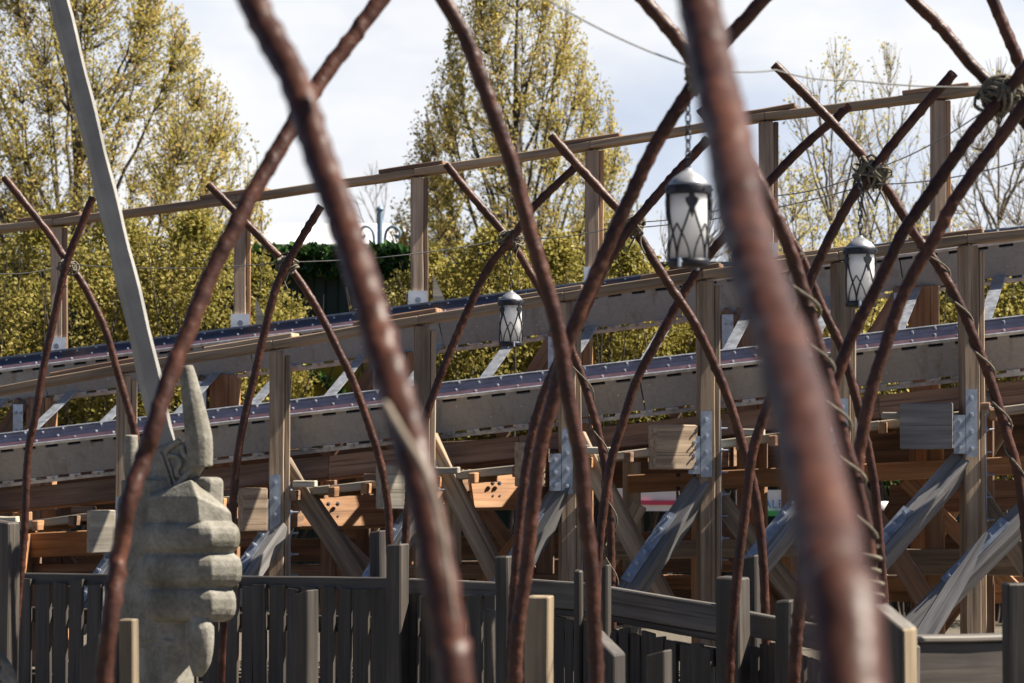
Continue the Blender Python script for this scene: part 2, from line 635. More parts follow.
R = {}
R['b1'] = rod([(4, 177), (45, 228), (67, 261), (84, 285), (104, 326), (118, 373), (131, 417), (137, 450), (140, 520)], "thin brown rod at far left, its bare upper end leaning left beside the tree", d=13.75)
R['b2'] = rod([(93, 197), (80, 228), (67, 262), (54, 319), (44, 363), (35, 417), (28, 453), (25, 520), (20, 581), (15, 640)], "thin brown rod at far left, foot beside the dark leftmost fence post", d=13.65)
R['b3'] = rod([(208, 184), (245, 222), (285, 263), (302, 284), (323, 319), (340, 353), (354, 383), (367, 420), (379, 458), (387, 500), (390, 545)], "thin rod with its tip left of the thick blurred bar, bowing right", d=13.05)
R['b4'] = rod([(321, 206), (303, 236), (287, 264), (275, 290), (263, 336), (255, 373), (240, 440), (233, 503), (225, 600), (222, 660)], "thin rod passing behind the carved fist, tied at the left of the ivy", d=12.95)
R['b5'] = rod([(446, 164), (471, 195), (498, 226), (512, 243), (530, 272), (560, 325), (577, 363), (594, 417), (603, 454), (609, 500), (611, 540), (612, 590)], "thin rod with twisted wire round its lower half, behind the small lantern's tie", d=13.05)
R['b6'] = rod([(578, 165), (555, 186), (532, 209), (511, 240), (488, 268), (465, 316), (440, 376), (424, 423), (412, 480), (406, 530), (404, 605), (402, 655)], "thin rod curving down left from the farthest lantern's tie to a fence post", d=12.95)
R['b7'] = rod([(551, 135), (579, 167), (605, 195), (632, 226), (657, 265), (674, 292), (694, 322), (714, 363), (731, 406), (744, 450), (755, 495), (762, 550), (765, 600)], "rod with free tip left of the largest lantern, running down right", d=11.2)
R['b8'] = rod([(708, 139), (674, 176), (647, 207), (625, 235), (603, 272), (580, 322), (560, 356), (541, 402), (529, 450), (521, 503), (516, 554), (513, 605)], "rod crossing below the blurred column, running down left behind two thicker rods", d=11.1)
R['b9'] = rod([(444, 0), (465, 37), (485, 91), (502, 136), (512, 163), (523, 204), (530, 233), (542, 272), (556, 322), (566, 380), (575, 430), (580, 458), (585, 514), (591, 571), (594, 632), (596, 683)], "medium rod crossing the whole picture from above the middle tree to mid bottom", d=6.65, top=True)
R['b10'] = rod([(763, 0), (731, 35), (706, 66), (686, 95), (657, 142), (632, 194), (613, 233), (594, 277), (577, 320), (562, 360), (553, 398), (544, 430), (539, 458), (534, 503), (525, 571), (518, 625), (515, 683)], "medium rod bowing left from the largest lantern's tie to mid bottom", d=7.3, top=True)
R['b11'] = rod([(644, 0), (672, 33), (693, 62), (716, 100), (745, 155), (770, 205), (790, 250), (813, 326), (833, 400), (848, 455), (857, 490), (866, 530), (872, 580), (876, 625), (879, 683)], "medium rod wound with rope low down, just right of the thick blurred column", d=7.2, top=True)
R['b13'] = rod([(774, 64), (805, 94), (832, 122), (862, 156), (872, 173), (888, 191), (916, 235), (936, 262), (957, 299), (977, 346), (994, 390), (1009, 440), (1017, 470), (1024, 520), (1030, 600)], "rod with cut tip touching the cable, wound with wire and running off lower right", d=10.55)
R['b14'] = rod([(954, 73), (926, 104), (888, 150), (872, 172), (857, 190), (835, 228), (818, 262), (808, 286), (793, 330), (778, 375), (765, 412), (752, 455), (744, 520), (736, 585), (731, 650)], "rod with tip beside the tall right post, passing behind the blurred column", d=10.45)
R['b15'] = rod([(850, 106), (802, 148), (768, 183), (745, 208), (728, 231), (701, 265), (680, 299), (657, 342), (637, 380), (623, 423), (612, 458), (604, 505), (599, 554), (596, 610)], "rod sloping left from behind the blurred column, passing under the largest lantern", d=11.5)
R['b16'] = rod([(700, 108), (730, 150), (760, 196), (785, 230), (803, 260), (818, 298), (832, 328), (842, 350), (853, 388), (862, 423), (869, 453), (876, 497), (881, 554), (884, 600)], "rod emerging right of the blurred column and ending beside the big timber post", d=11.4)
R['b17'] = rod([(911, -2), (943, 30), (970, 63), (990, 84), (1006, 100), (1030, 130), (1060, 190), (1080, 260), (1095, 400)], "rod entering from the top edge and tied in the thick rope at top right", d=8.45, top=True)
R['b18'] = rod([(992, -2), (1007, 34), (1017, 58), (1030, 90), (1050, 150), (1066, 230), (1085, 400)], "steep rod in the top right corner beside the thick rope knot", d=8.6, top=True)
R['b19'] = rod([(1060, 30), (1030, 62), (1003, 95), (988, 113), (968, 138), (936, 184), (903, 233), (876, 289), (852, 336), (836, 380), (824, 430), (812, 500), (804, 560), (798, 620), (794, 683)], "long rod from the upper right knot running down left of its parallel twin", d=8.35)
R['b20'] = rod([(1070, 50), (1040, 84), (1022, 108), (1004, 132), (977, 168), (953, 204), (937, 234), (916, 270), (899, 304), (885, 346), (872, 388), (863, 430), (858, 470), (857, 540), (858, 620)], "long rod from the right edge running down to the rope wound rod", d=8.2)
R['ba'] = rod([(238, -25, 3.75), (257, 10, 3.7), (276, 45, 3.66), (296, 84, 3.6), (320, 158, 3.5), (345, 230, 3.4), (366, 295, 3.3), (387, 363, 3.22), (404, 417, 3.15), (413, 458, 3.1), (428, 520, 3.05), (441, 590, 3.0), (450, 650, 2.98), (457, 700, 2.96)], "thick out of focus bar slanting from top left to bottom centre", top=True, r=0.0235)
R['bb'] = rod([(383, -3, 6.3), (350, 40, 6.25), (323, 77, 6.2), (290, 131, 6.12), (258, 183, 6.05), (236, 224, 6.0), (211, 272, 5.95), (190, 328, 5.9), (169, 378, 5.85), (153, 430, 5.8), (144, 458, 5.8), (129, 503, 5.75), (119, 554, 5.75), (110, 620, 5.7), (103, 690, 5.7)], "dark rod running from the top edge down left in front of the carved fist", top=True)
R['bc'] = rod([(694, -20, 3.05), (700, 10, 3.0), (715, 80, 2.86), (736, 180, 2.64), (755, 270, 2.44), (783, 350, 2.26), (806, 430, 2.1), (824, 520, 1.95), (837, 600, 1.84), (850, 690, 1.76)], "thickest blurred brown bar, a broad column right of the largest lantern", top=True, amp=0.11, pitch=0.13, r=0.0275)

# ------------------------------------------------------------------ rope lashings, wound wire, cables
def lashing(px, py, d, rad_px, label, n=26, tails=3):
    c = P(px, py, d)
    R0 = rad_px * d / F_PX
    mb = MB()
    tr = 0.0062
    for k in range(n):
        ax = V((random.uniform(-1, 1), random.uniform(-0.5, 0.5), random.uniform(-1, 1))).normalized()
        q = ax.to_track_quat('Z', 'Y').to_matrix()
        rr = R0 * random.uniform(0.5, 1.0)
        e = random.uniform(0.55, 0.9)
        off = V((random.uniform(-1, 1), random.uniform(-0.4, 0.4), random.uniform(-1, 1))) * R0 * 0.35
        ph = random.uniform(0, 6)
        pts = []
        for i in range(15):
            a = ph + 2 * PI * i / 13 * 1.05
            pts.append(c + off + q @ V((rr * math.cos(a), rr * e * math.sin(a), 0.006 * math.sin(3 * a + k))))
        mb.tube(pts, tr * random.uniform(0.7, 1.1), 6)
    for k in range(tails):
        p = c + V((random.uniform(-0.6, 0.6) * R0, -R0 * 0.4, -R0 * 0.3))
        L = R0 * random.uniform(1.0, 2.2)
        pts = [p + V((math.sin(i * 0.8 + k) * 0.008 + i * 0.003 * (k - 1), 0, -L * i / 6)) for i in range(7)]
        mb.tube(pts, tr * 0.75, 5)
    o = mb.build("rope_lashing", M['rope'])
    recentre(o, c)
    tag(o, label, "rope", "rope lashings where the rods cross")

lashing(68, 266, 13.7, 9, "small rope lashing at the far left rod crossing")
lashing(287, 265, 13.0, 11, "rope lashing left of the thick bar, beside the ivy")
lashing(511, 240, 13.0, 13, "rope lashing above the farthest and smallest lantern")
lashing(632, 226, 11.15, 13, "rope lashing left of the largest lantern, at a crossing without a lamp")
lashing(871, 173, 10.5, 19, "shaggy rope lashing above the right hand lantern", n=44, tails=5)
lashing(1003, 95, 8.4, 23, "thick rope lashing near the right edge at the highest crossing", n=40)
lashing(697, 76, 7.25, 12, "rope lashing holding the chain of the largest lantern", n=20)

def wound(path, z0, z1, turns, label, r=0.0055, rr=0.030, mat='rope', name="wound_rope", tight=None):
    seg = [p for p in path if z0 < p.z < z1]
    if seg[0].z < seg[-1].z:
        seg = seg[::-1]
    n = max(turns * 14, 20)
    pts = []
    for i in range(n + 1):
        t = i / n
        if tight:
            t = 1 - (1 - t) ** tight
        f = t * (len(seg) - 1)
        j = min(int(f), len(seg) - 2)
        p = seg[j].lerp(seg[j + 1], f - j)
        a = 2 * PI * turns * i / n
        q = rr * (1 + 0.12 * math.sin(a * 0.37))
        pts.append(p + V((math.cos(a) * q, math.sin(a) * q, 0)))
    mb = MB()
    mb.tube(pts, r, 6)
    o = mb.build(name, M[mat])
    recentre(o, pts[-1])
    tag(o, label, "rope", "ropes and wires wound round the rods")

def twined(pts, label, r):
    path = catmull([P(*p) for p in pts], 0.02)
    mb = MB()
    r = [r * (1 - 0.75 * (k / len(path)) ** 1.5) for k in range(len(path))]
    mb.tube([q + V((noise.noise(q * 9), noise.noise(q * 9 + V((5, 0, 0))), 0)) * 0.003 for q in path], r, 8)
    o = mb.build("vine_stem", M['barkpale'])
    recentre(o, path[-1])
    tag(o, label, "vine")
twined([(378, 380, 3.22), (386, 405, 3.15), (402, 432, 3.08), (424, 470, 3.03), (440, 520, 3.0), (450, 585, 2.97), (455, 622, 2.96)],
       "pale blurred stem twined round the thick bar slanting from top left", 0.0062)

def zof(py, d):
    return P(512, py, d).z
wound(R['b11'], zof(540, 7.2), zof(250, 7.2), 5, "pale rope spiralling loosely round the rod beside the blurred column", rr=0.032)
wound(R['b11'], zof(625, 7.2), zof(545, 7.2), 6, "tight rope coils low on the rod beside the big timber post", rr=0.029, r=0.0065)
wound(R['b13'], zof(480, 10.55), zof(225, 10.55), 5, "pale wire spiralling round the rod at the right of the tall post", r=0.005)
wound(R['b5'], zof(590, 13), zof(330, 13), 4, "thin pale wire twisted round the rod in front of the middle post", r=0.004, rr=0.034)

def cable(pts, label, r=0.0029, sag=0.03):
    mb = MB()
    ps = [P(*p) for p in pts]
    path = []
    for a, b in zip(ps[:-1], ps[1:]):
        for i in range(12):
            t = i / 12
            path.append(a.lerp(b, t) - V((0, 0, sag * 4 * t * (1 - t))))
    path.append(ps[-1])
    mb.tube(path, r, 5)
    o = mb.build("cable", M['cable'])
    recentre(o, ps[0])
    tag(o, label, "cable", "thin cables strung between the rod crossings")
cable([(-20, 272, 13.7), (68, 264, 13.7), (287, 262, 13.0), (511, 238, 13.0), (632, 222, 11.15)], "low cable strung from the far left crossing to the small lantern's crossing")
cable([(632, 222, 11.15), (760, 196, 11.0), (871, 170, 10.5), (1003, 97, 8.4)], "cable strung from the left of the largest lantern to the upper right knot")
cable([(632, 228, 11.15), (871, 184, 10.5), (1040, 155, 9.0)], "lower cable running past the right hand lantern's knot to the edge")
cable([(470, -60, 6.7), (565, 10, 7.0), (690, 66, 7.25), (776, 70, 8.0), (850, 80, 8.2), (1003, 86, 8.4)], "uppermost cable curving across the sky to the upper right knot", sag=0.012)

# ------------------------------------------------------------------ lanterns
def make_lantern():
    """origin at the hook on top of the chain, hanging down"""
    e = empty("lantern", (0, 0, 0))
    ch = 0.255
    mb = MB()
    nl = 9
    for i in range(nl):
        zc = -ch * (i + 0.5) / nl
        pts = []
        for k in range(13):
            a = 2 * PI * k / 12
            x = 0.0085 * math.cos(a)
            z = zc + (ch / nl * 0.68) * math.sin(a)
            pts.append(V((x, 0, z)) if i % 2 == 0 else V((0, x, z)))
        mb.tube(pts, 0.0028, 6, cap=False)
    mb.build("chain", M['iron'], e)
    t = -ch
    mb = MB()
    mb.lathe([(0.0, t), (0.010, t), (0.012, t - 0.006), (0.018, t - 0.009), (0.045, t - 0.028), (0.061, t - 0.046), (0.064, t - 0.056), (0.0, t - 0.056)], 28)
    cap = mb.build("cap", M['cap'], e)
    mb = MB()
    b0, b1 = t - 0.054, t - 0.082
    mb.lathe([(0.060, b0), (0.070, b0), (0.071, b0 - 0.003), (0.071, b1 + 0.003), (0.070, b1), (0.060, b1)], 32)
    for k in range(10):
        a = 2 * PI * k / 10 + 0.1
        c = V((0.0715 * math.cos(a), 0.0715 * math.sin(a), (b0 + b1) / 2))
        ra = V((math.cos(a), math.sin(a), 0))
        mb.tube([c - ra * 0.002, c + ra * 0.004], [0.0045, 0.003], 6)
    mb.build("upper_band", M['iron'], e)
    g0, g1 = b1 + 0.004, t - 0.292
    mb = MB()
    mb.lathe([(0.0, g0), (0.056, g0), (0.058, g0 - 0.004), (0.058, g1), (0.0, g1)], 36)
    mb.build("glass_shade", M['glass'], e)
    mb = MB()
    mb.lathe([(0.050, g1 + 0.012), (0.064, g1 + 0.012), (0.066, g1 + 0.006), (0.066, g1 - 0.006), (0.062, g1 - 0.012), (0.0, g1 - 0.012)], 32)
    mb.build("lower_ring", M['iron'], e)
    # ogee lattice of flat straps
    mb = MB()
    H = b1 - (g1 + 0.008)
    for k in range(4):
        for sgn in (-1, 1):
            pts = []
            for i in range(25):
                f = i / 24
                ang = 2 * PI * k / 4 + PI / 4 + sgn * (PI / 4) * (0.5 - 0.5 * math.cos(PI * min(1, f * 1.0))) * 1.0
                pts.append(V((0.0615 * math.cos(ang), 0.0615 * math.sin(ang), b1 - H * f)))
            mb.tube(pts, 0.0036, 6)
            pts = []
            for i in range(17):
                f = i / 16
                ang = 2 * PI * k / 4 + PI / 4 + PI / 4 * sgn * (1 - math.sin(f * PI / 2) * 0.86)
                pts.append(V((0.0618 * math.cos(ang), 0.0618 * math.sin(ang), b1 - H * (0.45 + 0.55 * f))))
            mb.tube(pts, 0.0028, 6)
    mb.build("strap_lattice", M['iron'], e)
    # leaf-shaped drops on the band
    for k in range(4):
        a = 2 * PI * k / 4 + PI / 4
        ra = V((math.cos(a), math.sin(a), 0))
        ta = V((-math.sin(a), math.cos(a), 0))
        out = [(0, 0), (0.008, -0.004), (0.010, -0.014), (0.021, -0.020), (0.019, -0.032), (0.010, -0.046), (0.006, -0.062), (0.0, -0.080)]
        poly = out + [(-x, z) for x, z in out[1:-1]][::-1]
        vs = [ra * 0.065 + ta * x + V((0, 0, b1 + 0.004 + z)) for x, z in poly] + [ra * 0.070 + ta * x * 0.8 + V((0, 0, b1 + 0.004 + z)) for x, z in poly]
        n = len(poly)
        fs = [tuple(range(n)), tuple(range(2 * n - 1, n - 1, -1))] + [(i, (i + 1) % n, n + (i + 1) % n, n + i) for i in range(n)]
        mb = MB()
        mb.add(vs, fs)
        mb.build("leaf_drop", M['iron'], e)
    for k in range(2):
        a = 2 * PI * k / 2 + 0.25
        ra = V((math.cos(a), math.sin(a), 0))
        mb = MB()
        mb.tube([ra * 0.066 + V((0, 0, g1)), ra * 0.078 + V((0, 0, g1))], 0.006, 8)
        mb.tube([ra * 0.078 + V((0, 0, g1 + 0.012)), ra * 0.078 + V((0, 0, g1 - 0.016))], 0.005, 8)
        mb.build("clamp", M['galv'], e)
    return e

lan = make_lantern()
def place(e, loc, rot, label):
    e.location = loc
    e.rotation_euler = (0, 0, rot)
    tag(e, label, "lantern", "lanterns hung from the rod crossings")
def copy_tree(o):
    c = o.copy()
    COL.objects.link(c)
    for ch in list(o.children):
        k = ch.copy()
        COL.objects.link(k)
        k.parent = c
    return c
l2, l3 = copy_tree(lan), copy_tree(lan)
place(lan, P(688, 86, 7.45), -PI * 0.75 + 0.1, "largest white glass lantern, hung left of the thick blurred column")
place(l2, P(860, 176, 10.3), -PI * 0.75 + 0.35, "middle sized white lantern hung below the shaggy knot at right")
place(l3, P(511, 244, 13.2), -PI * 0.75 + 0.75, "smallest and farthest white lantern, hung in front of the upper rail")

# ------------------------------------------------------------------ roller coaster
rc = empty("wooden_roller_coaster", (PL(512, 444, 0.6).x, PL(512, 444, 0.6).y, 0))
tag(rc, "wooden roller coaster track with two steel topped rails on braced timber posts", "roller coaster")

def interp(pts, x):
    if x <= pts[0][0]:
        a, b = pts[0], pts[1]
    elif x >= pts[-1][0]:
        a, b = pts[-2], pts[-1]
    else:
        for a, b in zip(pts[:-1], pts[1:]):
            if a[0] <= x <= b[0]:
                break
    return a[1] + (b[1] - a[1]) * (x - a[0]) / (b[0] - a[0])

NH = [(0, 391), (124, 369), (277, 345), (422, 320), (567, 297), (705, 275), (830, 258), (968, 240), (1024, 234)]
FH = [(0, 229), (101, 218), (240, 199), (411, 174), (512, 159), (586, 147), (680, 132), (768, 117), (938, 96), (1024, 84)]
near_posts = [-30, 124, 277, 422, 567, 705, 840, 968, 1100]
far_posts = [-120, 57, 240, 417, 592, 766, 938, 1110]

def ground_at(p):
    return V((p.x, p.y, -0.05))

def plate_bolts(c, ax, az, out, rows, cols, mat, name, parent, th=0.006, pitch=None):
    """flat steel plate (half extents ax, az) standing on `out`, with bolt heads"""
    mb = MB()
    nrm = out.normalized()
    mb.box(c + nrm * th / 2, ax, az, nrm * th / 2)
    for i in range(rows):
        for j in range(cols):
            q = c + az * (((i + 0.5) / rows) * 2 - 1) + ax * (((j + 0.5) / cols) * 2 - 1) + nrm * th
            mb.tube([q, q + nrm * 0.012], 0.013, 6, mi=1, smooth=False)
            mb.tube([q + nrm * 0.012, q + nrm * 0.03], 0.006, 6, mi=1)
    return mb.build(name, [mat, M['galv']], parent)

HD = [(28, .16), (26, .17), (27, .17), (34, .165), (39, .17), (33, .31), (30, .2), (42, .32), (30, .2)]
PU, PN = V((-1.0, -0.12, 0)).normalized(), V((-0.12, 1.0, 0)).normalized()
# near posts, their handrail and plates
near_top = {}
for i, px in enumerate(near_posts):
    py = interp(NH, px) + 6
    t = PL(px, py, 0)
    near_top[px] = t
    p = beam("support_post", ground_at(t), t, 0.098, 0.135, PU, M['wood'], rc)
    # post tops are doubled by a narrow plank on the right
    beam("post_plank", V((t.x, t.y, 0)) - PU * 0.069 + PN * 0.008, t - PU * 0.069 + PN * 0.008 - V((0, 0, 0.03)), 0.036, 0.125, PU, M['wood'], p)
    hy = interp([(82, 534), (236, 512), (377, 490), (514, 468), (647, 450), (800, 436), (900, 429)], px - 27)
    hc = PL(px - HD[i][0], hy, -0.2)
    z = hc.z
    c = V((t.x, t.y, z + 0.02)) - PN * 0.072 + PU * 0.01
    plate_bolts(c, PU * 0.036, V((0, 0, 0.21)), -PN, 4, 1, M['galvdark'], "steel_plate", p)
    plate_bolts(c + PU * 0.078 - V((0, 0, 0.07)) - PN * 0.002, PU * 0.038, V((0, 0, 0.12)), -PN, 3, 1, M['galvdark'], "steel_plate", p)
    # long bolts through the right face
    mb = MB()
    for k in range(7):
        if k == 0:
            mb.box(V((t.x, t.y, z - 0.30)) - PU * 0.0905, PN * 0.05, PU * 0.003, V((0, 0, 0.48)))
        q = V((t.x, t.y, z + 0.12 - 0.14 * k)) - PU * 0.088 - PN * (0.03 if k % 2 else -0.02)
        mb.tube([q, q - PU * 0.06], 0.007, 6)
        mb.tube([q + V((0, 0, 0)), q - PU * 0.018], 0.016, 6, smooth=False)
    mb.build("bolt_row", M['galvdark'], p)
    # header beam end, left of the post
    hx = V((0.91, 0.38 + 0.04 * (i % 3), 0)).normalized() if i not in (6, 7) else V((0.97, -0.25, 0)).normalized()
    hb = beam("header_beam", hc - hx * HD[i][1] / 2 + N * 0.05, hc + hx * HD[i][1] / 2 + N * 0.05, 0.11, 0.285, N, M['pale'] if i in (1, 3) else M['bluewood'] if i in (6, 7) else M['wood'], rc)  # pale and grey woods put sun and shade into the ends' colour
    hb2 = beam("header_beam", hc - hx * HD[i][1] / 2.05 + N * 0.17, hc + hx * HD[i][1] / 2.05 + N * 0.17, 0.10, 0.28, N, M['brown'], rc)
    beam("header_beam", hc + N * 0.26 + V((0, 0, -0.02)), hc + N * 1.9 + V((0, 0, -0.02)), HD[i][1] * 0.85, 0.24, U, M['brown'], rc)
for i, (a, b) in enumerate(zip(near_posts[:-1], near_posts[1:])):
    pa, pb = PL(a, interp(NH, a), 0), PL(b, interp(NH, b), 0)
    beam("handrail", pa, pb, 0.19, 0.055, N, M['wood'], rc)
    q0, q1 = pa.lerp(pb, 0.55), pa.lerp(pb, 1.12)
    up = V((0, 0, 0.043))
    beam("handrail_cap", q0 + up, q1 + up, 0.16, 0.034, N, M['wood'] if i % 2 else M['brown'], rc)

# far handrail
for i, px in enumerate(far_posts):
    t = PL(px, interp(FH, px) + 5, 1.75)
    by = interp([(0, 361), (256, 329), (512, 296), (740, 264), (1024, 230)], px) + 2
    b = PL(px, by, 1.75)
    p = beam("handrail_post", b - V((0, 0, 0.3)), t, 0.088, 0.11, PU, M['warm'], rc)
    beam("post_plank", b - V((0, 0, 0.02)) - PU * 0.0625, t - PU * 0.0625, 0.034, 0.10, PU, M['brown'] if i % 2 else M['orange'], p)
    mb = MB()
    mb.box(b + V((0, 0, 0.065)) - PN * 0.062, PU * 0.07, PN * 0.006, V((0, 0, 0.075)))
    mb.tube([b + V((0, 0, 0.07)) - PN * 0.078, b + V((0, 0, 0.07)) - PN * 0.10], 0.022, 8, mi=1)
    mb.build("post_shoe", [M['shoe'], M['galvdark']], p)
    if i in (2, 3):
        mb = MB()
        q = b - PU * 0.115 - PN * 0.05
        mb.add([q, q - PU * 0.12, q + V((0, 0, 0.27)), q + PN * 0.04, q - PU * 0.12 + PN * 0.04, q + PN * 0.04 + V((0, 0, 0.27))],
               [(0, 1, 2), (5, 4, 3), (0, 3, 4, 1), (1, 4, 5, 2), (2, 5, 3, 0)])
        mb.build("wedge_block", M['pale'], p)
    # lower far leg under the track
    lt = PL(px - 18, interp([(0, 405), (512, 340), (1024, 275)], px), 1.45)
    lp = beam("support_post", ground_at(lt), lt, 0.15, 0.14, U, M['brown'] if i % 2 else M['orange'], rc)
    beam("post_plank", V((lt.x, lt.y, 0)) - U * 0.10, lt - U * 0.10, 0.05, 0.13, U, M['orange'], lp)
    plate_bolts(V((lt.x, lt.y, lt.z - 0.18)) + U * 0.13 - N * 0.08, U * 0.04, V((0, 0, 0.13)), -N, 2, 2, M['galv'], "steel_plate", lp)
    beam("knee_brace", lt + U * 0.55 - V((0, 0, 0.75)) - N * 0.03, lt + U * 0.10 - V((0, 0, 0.03)) - N * 0.03, 0.10, 0.12, N, M['brown'], rc)
for i, (a, b) in enumerate(zip(far_posts[:-1], far_posts[1:])):
    pa, pb = PL(a, interp(FH, a), 1.75), PL(b, interp(FH, b), 1.75)
    beam("handrail", pa, pb, 0.17, 0.05, N, M['wood'], rc)
    d = (pb - pa)
    up = V((0, 0, 0.042))
    beam("handrail_cap", pb - d * 0.20 + up, pb + d.normalized() * 0.22 + up, 0.15, 0.034, N, M['brown'], rc)

# banked rails: each a stack with a steel running strip, a slotted side plate and a clip flange
BANK = math.radians(28)
def rail(pl, pr, name_mat_seed):
    """pl, pr: left and right ends on the strip's centre line"""
    X = (pl - pr).normalized()
    S_ = N - X * N.dot(X)
    S_.normalize()
    up0 = S_.cross(X)
    if up0.z < 0:
        up0 = -up0
    A = S_ * math.cos(BANK) + up0 * math.sin(BANK)      # across the strip, away and up
    Nn = up0 * math.cos(BANK) - S_ * math.sin(BANK)     # strip normal, towards the camera and up
    L = (pl - pr).length
    mid = (pl + pr) / 2
    h = X * (L / 2)
    mb = MB()
    mb.box(mid - Nn * 0.10 + A * 0.02, h, A * 0.09, Nn * 0.088)
    r = mb.build("track_rail", M['black'], rc)
    # running strip: three lengthwise plates with seams
    mb = MB()
    wid = [(-0.098, -0.040, 1), (-0.037, 0.026, 0), (0.029, 0.098, 0)]
    for (a0, a1, mi) in wid:
        mb.box(mid + A * (a0 + a1) / 2 - Nn * 0.005, h, A * (a1 - a0) / 2, Nn * 0.006, mi)
    mb.build("running_strip", [M['darksteel'], M['purple']], r)
    mb = MB()
    mb.box(mid - A * 0.107 - Nn * 0.006, h, A * 0.007, Nn * 0.010)
    mb.box(mid + A * 0.106 - Nn * 0.002, h, A * 0.007, Nn * 0.012)
    k = 0
    s = -L / 2 + 0.1
    while s < L / 2:
        for a in ((-0.07, 0.06) if k % 2 else (-0.02, 0.085)):
            q = mid + X * s + A * a
            mb.tube([q, q + Nn * 0.010], [0.010, 0.007], 6, smooth=False)
        s += 0.145
        k += 1
    mb.build("edge_trim", M['galv'], r)
    # slotted side plate facing the camera
    front = -A * math.cos(0.15) * 1.0
    c0 = mid - A * 0.088
    dn = -(Nn * 0.8 + up0 * 0.2).normalized()
    mb = MB()
    s = -L / 2
    j = 0
    while s < L / 2:
        ln = 1.35 + 0.5 * ((j * 37) % 5) / 5
        mb.box(c0 + X * (s + ln / 2) + dn * 0.150 + A * (0.0015 * (j % 2)), X * (ln / 2 - 0.004), dn * 0.105, A * 0.008, 2 * (j % 2))
        s += ln
        j += 1
    s = -L / 2
    while s < L / 2:
        mb.box(c0 + X * (s + 0.035) + dn * 0.032, X * 0.037, dn * 0.013, A * 0.008)
        s += 0.17
    # rivets
    s = -L / 2 + 0.2
    j = 0
    while s < L / 2:
        q = c0 + X * s + dn * (0.08 + 0.05 * (j % 3)) - A * 0.008
        mb.tube([q, q - A * 0.006], 0.006, 6, mi=1, smooth=False)
        s += 0.22
        j += 1
    mb.build("side_plate", [M['plate'], M['galv'], M['plate2']], r)
    mb = MB()
    mb.box(c0 + dn * 0.284 - A * 0.012, h, dn * 0.012, A * 0.008)
    s = -L / 2
    j = 0
    while s < L / 2:
        mb.box(c0 + X * s + dn * 0.264 - A * 0.010, X * 0.042, dn * 0.011, A * 0.010)
        q = c0 + X * s + dn * 0.27 - A * 0.020
        mb.tube([q, q - A * 0.014], 0.011, 6, smooth=False)
        s += 0.17
        j += 1
    mb.build("clip_flange", M['galv'], r)
    return r, X, A, Nn, dn, mid, L

nl, nr = PL(-60, 448, 0.33), PL(1090, 316, 0.33)
fl, fr = PL(-80, 374.5, 1.40), PL(1100, 223, 1.40)
rn = rail(nl, nr, 0)
rf = rail(fl, fr, 1)

# galvanised ties between the two rails
Xn, An, Nn_, dnn = rn[1], rn[2], rn[3], rn[4]
for k in range(-1, 15):
    t = (k + 0.3) / 14.0
    a = nr.lerp(nl, t) - Nn_ * 0.17 + An * 0.05
    q = nr.lerp(nl, t) + N * 1.07 - U * 0.12
    Xh = V((U.x, U.y, 0))
    b = fr.lerp(fl, (q - fr).dot(Xh) / (fl - fr).dot(Xh)) - Nn_ * 0.24 - An * 0.03
    mb = MB()
    dd = (b - a)
    hw = Xn * 0.042
    mb.box((a + b) / 2, dd / 2, hw, Nn_ * 0.004)
    mb.box((a + b) / 2 - Nn_ * 0.03 + Xn * 0.038, dd / 2, Xn * 0.004, Nn_ * 0.028)
    mb.build("track_tie", M['galv'], rc)

# ledger, walkway and joists below the near rail
LG = [(0, 502), (124, 490), (450, 455), (613, 440), (768, 420), (1024, 393)]
WK = [(0, 528), (124, 512), (280, 494), (450, 478), (613, 456), (768, 438), (1024, 408)]
xs = [-60, 150, 330, 520, 700, 880, 1100]
for a, b in zip(xs[:-1], xs[1:]):
    beam("ledger", PL(a, interp(LG, a), 0.42), PL(b, interp(LG, b), 0.42), 0.06, 0.165, V((0.1, 0.9, -0.42)), M['ledger'], rc)
for a, b in zip(xs[:-1], xs[1:]):
    for j, o in enumerate((0.20, 0.45)):
        pa, pb = PL(a, interp(WK, a), 0.08), PL(b, interp(WK, b), 0.08)
        sh = N * (o - 0.08)
        beam("walkway_plank", pa + sh, pb + sh, 0.235, 0.055, N, M['orange'] if (j + int(a)) % 2 else M['pale'], rc)  # front plank is paler, its sunlit edge put into the wood colour
for k in range(30):
    px = -40 + k * 37 + random.uniform(-6, 6)
    c = PL(px, interp(WK, px) - 4, 0.0)
    dd = N * 1.0
    beam("joist", c - N * 0.02 + V((0, 0, -0.045)), c + N * 0.60 + V((0, 0, -0.045)), 0.05, 0.07, U, M['orange'] if k % 3 else M['brown'], rc)
    if k % 2:
        beam("cleat", c + V((0, 0, 0.032)), c + V((0, 0, 0.032)) - U * 0.16, 0.06, 0.045, N, M['pale'] if k % 4 == 1 else M['brown'], rc)

SU = V((-0.88, 0.47, 0)).normalized()
